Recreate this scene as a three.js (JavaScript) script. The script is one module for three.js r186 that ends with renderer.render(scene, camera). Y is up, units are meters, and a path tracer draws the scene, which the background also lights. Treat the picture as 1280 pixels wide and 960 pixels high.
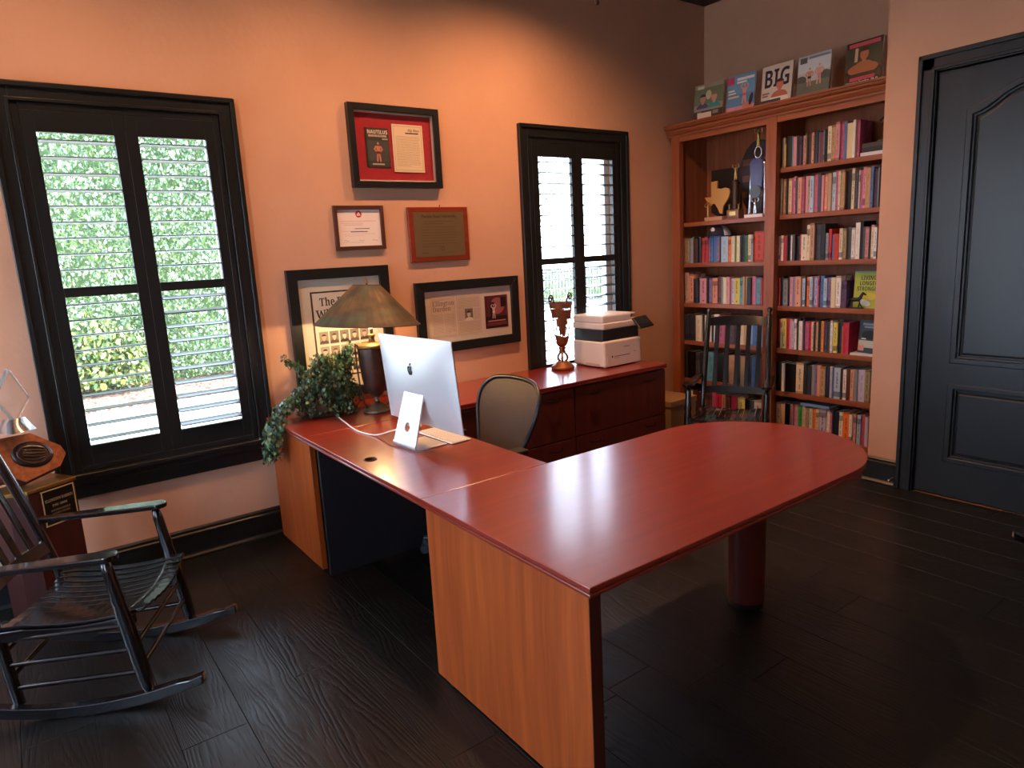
import * as THREE from 'three';
import { RoundedBoxGeometry } from 'three/addons/geometries/RoundedBoxGeometry.js';
import { mergeGeometries, toCreasedNormals } from 'three/addons/utils/BufferGeometryUtils.js';
import { RectAreaLightUniformsLib } from 'three/addons/lights/RectAreaLightUniformsLib.js';

// ------------------------------------------------------------------ camera, sky, sun, exposure
RectAreaLightUniformsLib.init();
const scene = new THREE.Scene();
const renderer = new THREE.WebGLRenderer({ antialias: true });
renderer.toneMapping = THREE.LinearToneMapping;
renderer.toneMappingExposure = 1.14;
renderer.shadowMap.enabled = true;
scene.background = new THREE.Color().setRGB(8.6, 10.8, 14);

const EYE = new THREE.Vector3(0, 1.64, 0), FOCAL = 850.6;
const yaw = 0.62669, pitch = 0.19076, roll = 0.05283;
const FWD = new THREE.Vector3(Math.sin(yaw) * Math.cos(pitch), -Math.sin(pitch), -Math.cos(yaw) * Math.cos(pitch));
const R0 = new THREE.Vector3(Math.cos(yaw), 0, Math.sin(yaw)), D0 = FWD.clone().cross(R0);
const RIGHT = R0.clone().multiplyScalar(Math.cos(roll)).addScaledVector(D0, Math.sin(roll));
const DOWN = D0.clone().multiplyScalar(Math.cos(roll)).addScaledVector(R0, -Math.sin(roll));
const camera = new THREE.PerspectiveCamera(2 * Math.atan(480 / FOCAL) * 180 / Math.PI, 4 / 3, 0.05, 200);
camera.position.copy(EYE);
camera.quaternion.setFromRotationMatrix(new THREE.Matrix4().makeBasis(RIGHT, DOWN.clone().negate(), FWD.clone().negate()));
scene.add(camera);

const sun = new THREE.DirectionalLight(new THREE.Color(1, 0.95, 0.86), 15);
sun.position.set(9, 16, 10); sun.target.position.set(2, 0, -6);
sun.castShadow = true; sun.shadow.mapSize.set(2048, 2048);
Object.assign(sun.shadow.camera, { left: -20, right: 20, top: 20, bottom: -20, near: 1, far: 60 });
scene.add(sun, sun.target);

// ------------------------------------------------------------------ helpers
let seed = 7;
const rnd = () => { seed = (seed * 1664525 + 1013904223) >>> 0; return seed / 4294967296; };
const rr = (a, b) => a + (b - a) * rnd();
const pick = (a) => a[Math.floor(rnd() * a.length)];
const V = (x, y, z) => new THREE.Vector3(x, y, z);
// a photo pixel gives a direction; its distance comes from the plane (axis = value) of the thing it lies on
const at = (px, py, axis, value) => {
  const d = FWD.clone().addScaledVector(RIGHT, (px - 640) / FOCAL).addScaledVector(DOWN, (py - 480) / FOCAL);
  return EYE.clone().addScaledVector(d, (value - EYE[axis]) / d[axis]);
};
const taken = {};
const numbered = (n) => { const k = taken[n] = (taken[n] ?? -1) + 1; return k ? `${n}_${String(k).padStart(3, '0')}` : n; };
const shade = (o) => { o.traverse((m) => { if (m.isMesh) { m.castShadow = true; m.receiveShadow = true; } }); return o; };
function tag(o, label, category, group, kind) {
  Object.assign(o.userData, { label, category }); if (group) o.userData.group = group; if (kind) o.userData.kind = kind; return o;
}
function thing(name, label, category, pos = [0, 0, 0], turn = 0, group) {
  const g = new THREE.Group(); g.name = numbered(name); g.position.set(...pos); g.rotation.y = turn; scene.add(g);
  return tag(g, label, category, group);
}
function part(parent, name, geo, mat, label) {
  const m = new THREE.Mesh(Array.isArray(geo) ? merge(geo) : geo, mat); m.name = name; m.castShadow = m.receiveShadow = true;
  if (label) m.userData.label = label; parent.add(m); return m;
}
function one(name, label, category, geo, mat, pos = [0, 0, 0], turn = 0, group) {
  const m = new THREE.Mesh(Array.isArray(geo) ? merge(geo) : geo, mat); m.name = numbered(name); m.position.set(...pos); m.rotation.y = turn;
  m.castShadow = m.receiveShadow = true; scene.add(m); return tag(m, label, category, group);
}
function struct(name, label, category, geo, mat) { const m = one(name, label, category, geo, mat); m.userData.kind = 'structure'; return m; }
function structGroup(name, label, category, pos = [0, 0, 0], turn = 0) { const g = thing(name, label, category, pos, turn); g.userData.kind = 'structure'; return g; }

const flat = (g) => { const n = g.index ? g.toNonIndexed() : g; for (const k of Object.keys(n.attributes)) if (!['position', 'normal', 'uv'].includes(k)) n.deleteAttribute(k); return n; };
const merge = (list) => mergeGeometries(list.map(flat));
const move = (g, x, y, z) => g.translate(x, y, z);
// uv in metres, by the way each face points; v runs along the grain axis
function metric(g0, grain = 'y') {
  const g = flat(g0), p = g.attributes.position, uv = new Float32Array(p.count * 2), a = V(), b = V(), c = V();
  for (let i = 0; i < p.count; i += 3) {
    a.fromBufferAttribute(p, i); b.fromBufferAttribute(p, i + 1); c.fromBufferAttribute(p, i + 2);
    const n = b.clone().sub(a).cross(c.clone().sub(a)), ax = [Math.abs(n.x), Math.abs(n.y), Math.abs(n.z)], d = ax.indexOf(Math.max(...ax));
    const rest = ['x', 'y', 'z'].filter((_, k) => k !== d), along = rest.includes(grain) ? grain : rest[1], across = rest.find((k) => k !== along);
    [a, b, c].forEach((q, k) => { uv[(i + k) * 2] = q[across]; uv[(i + k) * 2 + 1] = q[along]; });
  }
  g.setAttribute('uv', new THREE.BufferAttribute(uv, 2)); return g;
}
const box = (w, h, d, x = 0, y = 0, z = 0) => move(new THREE.BoxGeometry(w, h, d), x, y, z);
const rbox = (w, h, d, r, x = 0, y = 0, z = 0, s = 2) => move(new RoundedBoxGeometry(w, h, d, s, Math.min(r, w / 2.01, h / 2.01, d / 2.01)), x, y, z);
const span = (x0, x1, y0, y1, z0, z1, r = 0) => r ? rbox(x1 - x0, y1 - y0, z1 - z0, r, (x0 + x1) / 2, (y0 + y1) / 2, (z0 + z1) / 2, 1) : box(x1 - x0, y1 - y0, z1 - z0, (x0 + x1) / 2, (y0 + y1) / 2, (z0 + z1) / 2);
const cyl = (r1, r2, h, x = 0, y = 0, z = 0, s = 20) => move(new THREE.CylinderGeometry(r1, r2, h, s), x, y, z);
const ball = (r, x = 0, y = 0, z = 0, s = 14) => move(new THREE.SphereGeometry(r, s, Math.ceil(s * 0.7)), x, y, z);
const lathe = (pts, s = 28) => new THREE.LatheGeometry(pts.map(([x, y]) => new THREE.Vector2(x, y)), s);
const curve = (pts, closed = false) => new THREE.CatmullRomCurve3(pts.map((p) => V(...p)), closed, 'catmullrom', 0.5);
const tube = (pts, r, n = 24, s = 8, closed = false) => new THREE.TubeGeometry(curve(pts, closed), n, r, s, closed);
function rod(a, b, r0, r1 = r0, s = 10) {           // straight tapered rod with closed ends
  const A = V(...a), B = V(...b), d = B.clone().sub(A), g = new THREE.CylinderGeometry(r1, r0, d.length(), s);
  g.applyQuaternion(new THREE.Quaternion().setFromUnitVectors(V(0, 1, 0), d.clone().normalize()));
  return g.translate(...A.clone().add(B).multiplyScalar(0.5).toArray());
}
function turned(a, b, prof, s = 12) {              // lathe profile [[radius, 0..1]] stretched from a to b
  const A = V(...a), B = V(...b), d = B.clone().sub(A), L = d.length(), g = lathe(prof.map(([r, t]) => [r, t * L]), s);
  g.applyQuaternion(new THREE.Quaternion().setFromUnitVectors(V(0, 1, 0), d.normalize())); return g.translate(...a);
}
const extrude = (shape, depth, bevel = 0, seg = 1, cs = 12) => new THREE.ExtrudeGeometry(shape, { depth, bevelEnabled: bevel > 0, bevelSize: bevel, bevelThickness: bevel, bevelOffset: -bevel, bevelSegments: seg, curveSegments: cs });
const poly = (pts) => { const s = new THREE.Shape(); pts.forEach(([x, y], i) => i ? s.lineTo(x, y) : s.moveTo(x, y)); s.closePath(); return s; };
// a profile in (out, up) swept straight along x from x0 to x1: out = +z
function profileX(pts, x0, x1) { const g = extrude(poly(pts.map(([o, u]) => [-o, u])), x1 - x0); g.rotateY(Math.PI / 2); return g.translate(x0, 0, 0); }

// ------------------------------------------------------------------ noise and textures
const hash = new Float32Array(65536); for (let i = 0; i < 65536; i++) hash[i] = rnd();
const lattice = (x, y) => hash[((x & 255) << 8) | (y & 255)];
function noise(x, y, px = 256, py = 256) {
  const xi = Math.floor(x), yi = Math.floor(y), fx = x - xi, fy = y - yi, u = fx * fx * (3 - 2 * fx), v = fy * fy * (3 - 2 * fy);
  const m = (n, k) => ((n % k) + k) % k, x0 = m(xi, px), x1 = m(xi + 1, px), y0 = m(yi, py), y1 = m(yi + 1, py);
  return (lattice(x0, y0) * (1 - u) + lattice(x1, y0) * u) * (1 - v) + (lattice(x0, y1) * (1 - u) + lattice(x1, y1) * u) * v;
}
function fbm(x, y, o = 4, px = 256, py = 256) { let s = 0, a = 0.5, t = 0; for (let k = 0; k < o; k++) { s += a * noise(x, y, px, py); t += a; x *= 2; y *= 2; px *= 2; py *= 2; a *= 0.5; } return s / t; }
function texture(w, h, fn, srgb, rx = 1, ry = 1) {
  const d = new Uint8Array(w * h * 4);
  for (let j = 0; j < h; j++) for (let i = 0; i < w; i++) { const c = fn(i / w, j / h), k = (j * w + i) * 4; d[k] = Math.min(255, Math.max(0, c[0])); d[k + 1] = Math.min(255, Math.max(0, c[1])); d[k + 2] = Math.min(255, Math.max(0, c[2])); d[k + 3] = 255; }
  const t = new THREE.DataTexture(d, w, h); t.wrapS = t.wrapT = THREE.RepeatWrapping; t.magFilter = THREE.LinearFilter; t.minFilter = THREE.LinearMipmapLinearFilter; t.generateMipmaps = true;
  if (srgb) t.colorSpace = THREE.SRGBColorSpace; t.repeat.set(rx, ry); t.needsUpdate = true; return t;
}
const mix3 = (a, b, t) => [a[0] + (b[0] - a[0]) * t, a[1] + (b[1] - a[1]) * t, a[2] + (b[2] - a[2]) * t];
const woodTex = (dark, light, off, w = 256, h = 512) => texture(w, h, (u, v) => {
  const warp = fbm(u * 4 + off, v * 3, 3, 4, 3) * 0.5, g = fbm((u + warp * 0.12) * 24 + off, v * 2, 3, 24, 2), f = fbm(u * 96, v * 8 + off, 2, 96, 8);
  return mix3(dark, light, Math.min(1, Math.max(0, 0.15 + (g - 0.25) * 1.1 + (f - 0.5) * 0.35)));
}, true, 1 / 0.55, 1 / 1.1);
const printed = (w, h, draw) => { const c = document.createElement('canvas'); c.width = w; c.height = h; const x = c.getContext('2d'); draw(x, w, h); const t = new THREE.CanvasTexture(c); t.colorSpace = THREE.SRGBColorSpace; return t; };

const cherryTopTex = woodTex([128, 34, 20], [148, 46, 27], 3), cherryPanelTex = woodTex([142, 60, 18], [178, 88, 32], 11), caseTex = woodTex([132, 70, 40], [166, 94, 56], 23), credTex = woodTex([84, 32, 26], [110, 45, 34], 37);
const grainBump = texture(256, 512, (u, v) => { const g = 255 * fbm(u * 80, v * 6, 3, 80, 6); return [g, g, g]; }, false, 1 / 0.4, 1 / 0.9);
const plasterBump = texture(256, 256, (u, v) => { const g = 255 * fbm(u * 24, v * 24, 4, 24, 24); return [g, g, g]; }, false, 1 / 0.6, 1 / 0.6);
const plasterTex = texture(256, 256, (u, v) => { const g = fbm(u * 6, v * 6, 4, 6, 6); return mix3([196, 150, 124], [205, 159, 132], g); }, true, 1 / 1.7, 1 / 1.7);

const S = (o) => new THREE.MeshStandardMaterial(o), P = (o) => new THREE.MeshPhysicalMaterial(o);
const M = {
  wall: S({ map: plasterTex, bumpMap: plasterBump, bumpScale: 0.0012, roughness: 0.75 }),
  ceiling: S({ color: 0x16130f, roughness: 0.6 }),
  black: S({ color: 0x14181a, roughness: 0.34, bumpMap: grainBump, bumpScale: 0.0004 }),
  louver: S({ color: 0x1d2022, roughness: 0.3 }),
  doorBlack: S({ color: 0x171b20, roughness: 0.36, bumpMap: grainBump, bumpScale: 0.0003 }),
  white: S({ color: 0xe6e2dc, roughness: 0.6 }),
  glass: P({ color: 0xffffff, transmission: 1, thickness: 0, roughness: 0, ior: 1.45 }),
  top: P({ map: cherryTopTex, roughness: 0.34, clearcoat: 1, clearcoatRoughness: 0.17, bumpMap: grainBump, bumpScale: 0.00002 }),
  panel: S({ map: cherryPanelTex, roughness: 0.42 }),
  cabinet: S({ map: credTex, roughness: 0.4 }),
  edge: S({ color: 0x4a2016, roughness: 0.4 }),  // panel end face: its shade is put into this dark colour
  bookcase: S({ map: caseTex, roughness: 0.42 }),
  blackPanel: S({ color: 0x17191f, roughness: 0.5 }),
  handle: S({ color: 0x1a1615, roughness: 0.35, metalness: 0.6 }),
  chairBlack: P({ color: 0x0d0e11, roughness: 0.26, clearcoat: 0.9, clearcoatRoughness: 0.1 }),
  tan: S({ color: 0x8d6a48, roughness: 0.6 }),
  aluminium: S({ color: 0xd9dee2, roughness: 0.38, metalness: 0.55 }),
  steel: S({ color: 0xaeb2b6, roughness: 0.3, metalness: 0.9 }),
  whitePlastic: S({ color: 0xeceae6, roughness: 0.4 }),
  printerWhite: S({ color: 0xd9cfcb, roughness: 0.45 }),
  printerDark: S({ color: 0x262b31, roughness: 0.35 }),
  darkPlastic: S({ color: 0x121316, roughness: 0.4 }),
  bronze: S({ color: 0x4b3528, roughness: 0.4, metalness: 0.55 }),
  gold: S({ color: 0xb0894a, roughness: 0.3, metalness: 0.85 }),
  copper: S({ color: 0x8d5a3c, roughness: 0.4, metalness: 0.55 }),
  silver: S({ color: 0xcfcfd0, roughness: 0.2, metalness: 0.9 }),
  paper: S({ color: 0xe9e2d6, roughness: 0.8 }),
  cardboard: S({ color: 0x9a7654, roughness: 0.85 }),
};
const colour = (hex, rough = 0.6, metal = 0) => { const k = `c${hex}_${rough}_${metal}`; return M[k] ??= S({ color: hex, roughness: rough, metalness: metal }); };

// ------------------------------------------------------------------ room shell
const WZ = -4.13, WX = 4.5, NX = 5.275, NZ = -2.17, LX = -1.7, FZ = 1.7, CEIL = 3.655;

{ // floor of wide black brushed-oak planks
  const g = structGroup('floor', 'black brushed oak plank floor', 'floor');
  part(g, 'subfloor', span(LX - 0.2, NX + 0.2, -0.1, -0.018, WZ - 0.2, FZ + 0.2), colour(0x050505, 0.9));
  const mats = [0, 1, 2, 3].map((k) => {
    const height = texture(128, 1024, (u, v) => {
      const t = (u - 0.5 - 0.12 * (k - 1.5) * 0.6) * 2, w = fbm(u * 3 + k * 9, v * 5, 3, 3, 5), cath = v * 9 + (k % 2 ? 5.5 : -4) * t * t * (0.6 + w) + w * 3.2;
      const ring = Math.abs((cath - Math.floor(cath)) - 0.5) * 2, line = Math.pow(ring, 2.2), pore = fbm(u * 64, v * 20, 2, 64, 20);
      const g2 = 255 * Math.min(1, Math.max(0, 0.95 - line * 0.6 * (0.5 + 0.8 * pore) - 0.25 * pore)); return [g2, g2, g2];
    }, false, 1 / 0.2257, 1 / 1.9);
    const rough = texture(128, 256, (u, v) => { const q = 255 * (0.3 + 0.14 * fbm(u * 6 + k, v * 8, 3, 6, 8)); return [q, q, q]; }, false, 1 / 0.45, 1 / 0.9);
    return S({ color: new THREE.Color().setRGB(...[[0.0052, 0.0052, 0.0052], [0.0064, 0.0063, 0.0062], [0.0046, 0.0047, 0.0048], [0.007, 0.0068, 0.0066]][k]), bumpMap: height, bumpScale: 0.0011, roughnessMap: rough, roughness: 1 });
  });
  const PW = 0.2257;
  for (let c = -10; c < 23; c++) {
    const x0 = 0.47 + c * PW, x1 = x0 + PW; if (x1 < LX || x0 > NX) continue;
    let z = WZ - rr(0, 1.4);
    while (z < FZ) {
      const L = rr(1.3, 2.2), z0 = Math.max(z, WZ), z1 = Math.min(z + L, FZ);
      if (z1 - z0 > 0.08) { const p = part(g, 'plank', metric(span(Math.max(x0, LX) + 0.0008, Math.min(x1, NX) - 0.0008, -0.018, 0, z0 + 0.0008, z1 - 0.0008, 0.0012), 'z'), pick(mats)); p.geometry.attributes.uv.array.forEach((q, i, a) => { if (i % 2) a[i] = q + (c * 0.37); else a[i] = q - x0; }); }
      z += L;
    }
  }
}
struct('ceiling', 'black painted ceiling', 'ceiling', span(LX - 0.2, NX + 0.2, CEIL, CEIL + 0.15, WZ - 0.2, FZ + 0.2), M.ceiling);
const WINDOWS = [[0.06, 'window_1', 'beside the ivy and the framed pictures'], [3.155, 'window_2', 'behind the printer']];
{
  const s = poly([[LX - 0.2, -0.1], [NX + 0.2, -0.1], [NX + 0.2, CEIL], [LX - 0.2, CEIL]]);
  for (const [x0] of WINDOWS) s.holes.push(poly([[x0 + 0.085, 0.62], [x0 + 0.085, 2.465], [x0 + 1.025, 2.465], [x0 + 1.025, 0.62]]));
  struct('wall_back', 'peach tan painted wall with two shuttered windows', 'wall', metric(move(extrude(s, 0.2), 0, 0, WZ - 0.2)), M.wall);
  struct('wall_niche', 'tan painted wall behind the bookcase', 'wall', metric(span(NX, NX + 0.2, -0.1, CEIL, WZ - 0.1, NZ + 0.2)), M.wall);
  struct('wall_return', 'tan painted end wall of the bookcase niche', 'wall', metric(span(WX + 0.02, NX + 0.2, -0.1, CEIL, NZ, NZ + 0.15)), M.wall);
  // right wall with the door opening (drawn in z, y and turned to face -x)
  const d = poly([[NZ, -0.1], [FZ + 0.2, -0.1], [FZ + 0.2, CEIL], [NZ, CEIL]]); d.holes.push(poly([[-1.885, 0], [-1.885, 2.54], [-0.945, 2.54], [-0.945, 0]]));
  const dg = extrude(d, 0.15); dg.rotateY(-Math.PI / 2); dg.translate(WX + 0.15, 0, 0);
  struct('wall_right', 'tan painted wall around the black door', 'wall', metric(dg), M.wall);
  const l = poly([[-(FZ + 0.2), -0.1], [-(WZ - 0.2), -0.1], [-(WZ - 0.2), CEIL], [-(FZ + 0.2), CEIL]]); l.holes.push(poly([[2.7, 0.5], [2.7, 2.5], [3.85, 2.5], [3.85, 0.5]]), poly([[0.15, 0.5], [0.15, 2.5], [1.3, 2.5], [1.3, 0.5]]));
  const lg = extrude(l, 0.2); lg.rotateY(Math.PI / 2); lg.translate(LX - 0.2, 0, 0);
  struct('wall_left', 'tan painted wall with two bare windows', 'wall', metric(lg), M.wall);
  struct('wall_front', 'tan painted wall behind the camera', 'wall', metric(span(LX - 0.2, NX, -0.1, CEIL, FZ, FZ + 0.2)), M.wall);
}
for (const [n, z0, label] of [['window_3', -3.85, 'bare black-framed window in the left wall beside the trophy pedestal'], ['window_4', -1.3, 'bare black-framed window in the left wall facing the desk end panel']]) { // out of the picture: daylight on the door, the desk end and the chairs
  const g = structGroup(n, label, 'window', [LX, 0, z0]), z1 = 1.15;
  part(g, 'window_frame', [span(-0.14, -0.06, 0.5, 0.57, 0, z1), span(-0.14, -0.06, 2.43, 2.5, 0, z1), span(-0.14, -0.06, 0.57, 2.43, 0, 0.06), span(-0.14, -0.06, 0.57, 2.43, z1 - 0.06, z1), span(-0.13, -0.07, 1.5, 1.55, 0.06, z1 - 0.06)], M.black);
  part(g, 'pane', span(-0.102, -0.098, 0.57, 1.5, 0.06, z1 - 0.06), M.glass); part(g, 'pane', span(-0.102, -0.098, 1.55, 2.43, 0.06, z1 - 0.06), M.glass);
}
{ // baseboards, tall with a moulded top and a shoe
  const prof = [[0, 0], [0.03, 0], [0.03, 0.012], [0.02, 0.024], [0.018, 0.03], [0.018, 0.135], [0.022, 0.139], [0.022, 0.146], [0.014, 0.152], [0.014, 0.166], [0.006, 0.176], [0, 0.176]];
  struct('baseboard_back', 'tall black moulded baseboard under the shuttered windows', 'baseboard', metric(move(profileX(prof, LX, 4.7), 0, 0, WZ), 'x'), M.black);
  const b = profileX(prof, NZ - 0.02, -1.972); b.rotateY(-Math.PI / 2); b.translate(WX, 0, 0);
  struct('baseboard_right', 'short black moulded baseboard beside the door', 'baseboard', metric(b, 'z'), M.black);
  const stop = [rod([0, 0, 0], [-0.05, -0.004, 0], 0.007, 0.006), ball(0.009, -0.054, -0.004, 0)];
  one('door_stop', 'small silver door stop on the short baseboard', 'door stop', stop, M.steel, [WX - 0.019, 0.06, -1.99]);
}

// ------------------------------------------------------------------ shuttered windows
function shutteredWindow([x0, name, where]) {
  const g = structGroup(name, `black plantation-shuttered window ${where}`, 'window', [x0, 0, WZ]);
  const W = 1.11, T = 2.55;
  // casing: flat band with a raised outer backband and an inner bead
  const casing = [span(0, 0.085, 0.62, T, 0, 0.022, 0.003), span(W - 0.085, W, 0.62, T, 0, 0.022, 0.003), span(0.085, W - 0.085, T - 0.085, T, 0, 0.022, 0.003),
    span(-0.004, 0.022, 0.62, T + 0.004, 0, 0.036, 0.005), span(W - 0.022, W + 0.004, 0.62, T + 0.004, 0, 0.036, 0.005), span(0.0, W, T - 0.022, T + 0.005, 0, 0.036, 0.005),
    span(0.068, 0.085, 0.62, T - 0.07, 0, 0.028, 0.004), span(W - 0.085, W - 0.068, 0.62, T - 0.07, 0, 0.028, 0.004), span(0.068, W - 0.068, T - 0.085, T - 0.068, 0, 0.028, 0.004)];
  part(g, 'casing', metric(merge(casing)), M.black);
  part(g, 'window_sill', metric(span(-0.02, W + 0.02, 0.6, 0.625, -0.1, 0.055, 0.006), 'x'), M.black);
  part(g, 'apron', metric(merge([span(-0.004, W + 0.004, 0.49, 0.6, 0, 0.022, 0.004), span(0, W, 0.565, 0.6, 0, 0.034, 0.006)]), 'x'), M.black);
  // shutter frame inside the casing
  const fr = [span(0.085, 0.118, 0.625, 2.465, -0.06, 0.014, 0.003), span(W - 0.118, W - 0.085, 0.625, 2.465, -0.06, 0.014, 0.003), span(0.118, W - 0.118, 2.43, 2.465, -0.06, 0.014, 0.003), span(0.118, W - 0.118, 0.625, 0.655, -0.06, 0.014, 0.003)];
  part(g, 'shutter_frame', metric(merge(fr)), M.black);
  // two hinged panels with a mid rail and flat louvers
  const sides = [[0.1185, 0.556, 0.173, 0.503, -0.02], [0.557, 0.9915, 0.613, 0.943, 0.1]];
  const louver = (len) => { const s = new THREE.Shape(); s.absellipse(0, 0, 0.0445, 0.0058, 0, Math.PI * 2); const e = extrude(s, len, 0, 1, 8); e.rotateY(Math.PI / 2); return e; };
  for (const [a, b, o0, o1, tilt] of sides) {
    const st = [span(a, o0, 0.656, 2.4295, -0.016, 0.014, 0.0015), span(o1, b, 0.656, 2.4295, -0.016, 0.014, 0.0015), ...(o0 < 0.5 ? [span(o1 + 0.03, b + 0.02, 0.656, 2.4295, -0.024, -0.016)] : []), span(o0, o1, 2.33, 2.4295, -0.016, 0.014, 0.002), span(o0, o1, 1.532, 1.58, -0.016, 0.014, 0.002), span(o0, o1, 0.656, 0.758, -0.016, 0.014, 0.002)];
    const pn = part(g, 'shutter_panel', metric(merge(st)), M.black);
    const lg = louver(o1 - o0 - 0.004);
    const put = (y, t) => { const m = part(pn, 'louver', lg, M.louver); m.position.set(o0 + 0.002, y, -0.002); m.rotation.x = t; };
    for (let k = 0; k < 10; k++) put(1.492 - 0.0782 * k, tilt * 1.2 + rr(-0.01, 0.01));
    for (let k = 0; k < 9; k++) put(2.29 - 0.078 * k, -0.04 + rr(-0.01, 0.01));
  }
  // outer sash and panes
  const sash = [span(0.085, 0.135, 0.62, 2.465, -0.17, -0.12), span(W - 0.135, W - 0.085, 0.62, 2.465, -0.17, -0.12), span(0.135, W - 0.135, 2.415, 2.465, -0.17, -0.12), span(0.135, W - 0.135, 0.62, 0.68, -0.17, -0.12), span(0.135, W - 0.135, 1.53, 1.575, -0.17, -0.12)];
  part(g, 'sash', sash, M.white);
  part(g, 'pane', span(0.135, W - 0.135, 0.68, 1.53, -0.147, -0.143), M.glass); part(g, 'pane', span(0.135, W - 0.135, 1.575, 2.415, -0.147, -0.143), M.glass);
}
WINDOWS.forEach(shutteredWindow);

// ------------------------------------------------------------------ door
{
  const g = structGroup('door_1', 'black two-panel door with arched upper panel', 'door', [WX, 0, -1.415], -Math.PI / 2); // local x = world z + 1.415, local z faces the room
  const H = 2.53, hw = 0.46;
  const cas = [];
  for (const s of [-1, 1]) cas.push(span(Math.min(s * 0.475, s * 0.555), Math.max(s * 0.475, s * 0.555), 0, 2.625, 0, 0.02, 0.003), span(Math.min(s * 0.535, s * 0.56), Math.max(s * 0.535, s * 0.56), 0, 2.63, 0, 0.034, 0.005), span(Math.min(s * 0.47, s * 0.488), Math.max(s * 0.47, s * 0.488), 0, 2.56, 0, 0.028, 0.004), span(Math.min(s * 0.463, s * 0.475), Math.max(s * 0.463, s * 0.475), 0, 2.54, -0.15, 0.012));
  cas.push(span(-0.555, 0.555, 2.545, 2.625, 0, 0.02, 0.003), span(-0.56, 0.56, 2.605, 2.632, 0, 0.034, 0.005), span(-0.488, 0.488, 2.54, 2.558, 0, 0.028, 0.004), span(-0.475, 0.475, 2.533, 2.545, -0.15, 0.012));
  part(g, 'casing', metric(merge(cas)), M.doorBlack);
  const arch = (m) => { const s = new THREE.Shape(), x = 0.29 - m; s.moveTo(-x, 0.858 + m); s.lineTo(x, 0.858 + m); s.lineTo(x, 2.289 - m); s.bezierCurveTo(x * 0.6, 2.31 - m, x * 0.45, 2.405 - m, 0, 2.405 - m); s.bezierCurveTo(-x * 0.45, 2.405 - m, -x * 0.6, 2.31 - m, -x, 2.289 - m); s.closePath(); return s; };
  const low = (m) => poly([[-0.29 + m, 0.24 + m], [0.29 - m, 0.24 + m], [0.29 - m, 0.712 - m], [-0.29 + m, 0.712 - m]]);
  const slab = poly([[-hw, 0.008], [hw, 0.008], [hw, H], [-hw, H]]); slab.holes.push(arch(0), low(0));
  part(g, 'door_leaf', metric(move(extrude(slab, 0.03, 0.006, 2, 24), 0, 0, -0.043)), M.doorBlack);
  part(g, 'door_core', metric(span(-hw - 0.003, hw + 0.003, 0.0, H + 0.003, -0.05, -0.036)), M.doorBlack);
  const ring = (f, m0, m1) => { const s = f(m0); s.holes.push(f(m1)); return s; };
  for (const f of [arch, low]) {
    part(g, 'panel_moulding', metric(merge([move(extrude(ring(f, -0.012, 0.022), 0.02, 0.006, 3, 24), 0, 0, -0.026), move(extrude(ring(f, 0.012, 0.034), 0.012, 0.004, 2, 24), 0, 0, -0.034)])), M.doorBlack);
    part(g, 'raised_panel', metric(move(extrude(f(0.045), 0.022, 0.012, 2, 24), 0, 0, -0.042)), M.doorBlack);
  }
  for (const y of [2.39, 1.63, 0.95, 0.2]) part(g, 'hinge', [cyl(0.007, 0.007, 0.1, -0.466, y, 0.0), ball(0.008, -0.466, y + 0.054, 0), ball(0.008, -0.466, y - 0.054, 0)], M.handle);
  part(g, 'door_knob', [cyl(0.026, 0.026, 0.008, 0, 0, 0).rotateX(Math.PI / 2).translate(0.4, 0.95, 0), ball(0.027, 0.4, 0.95, 0.05), rod([0.4, 0.95, 0], [0.4, 0.95, 0.05], 0.01)], M.handle);
}

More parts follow.
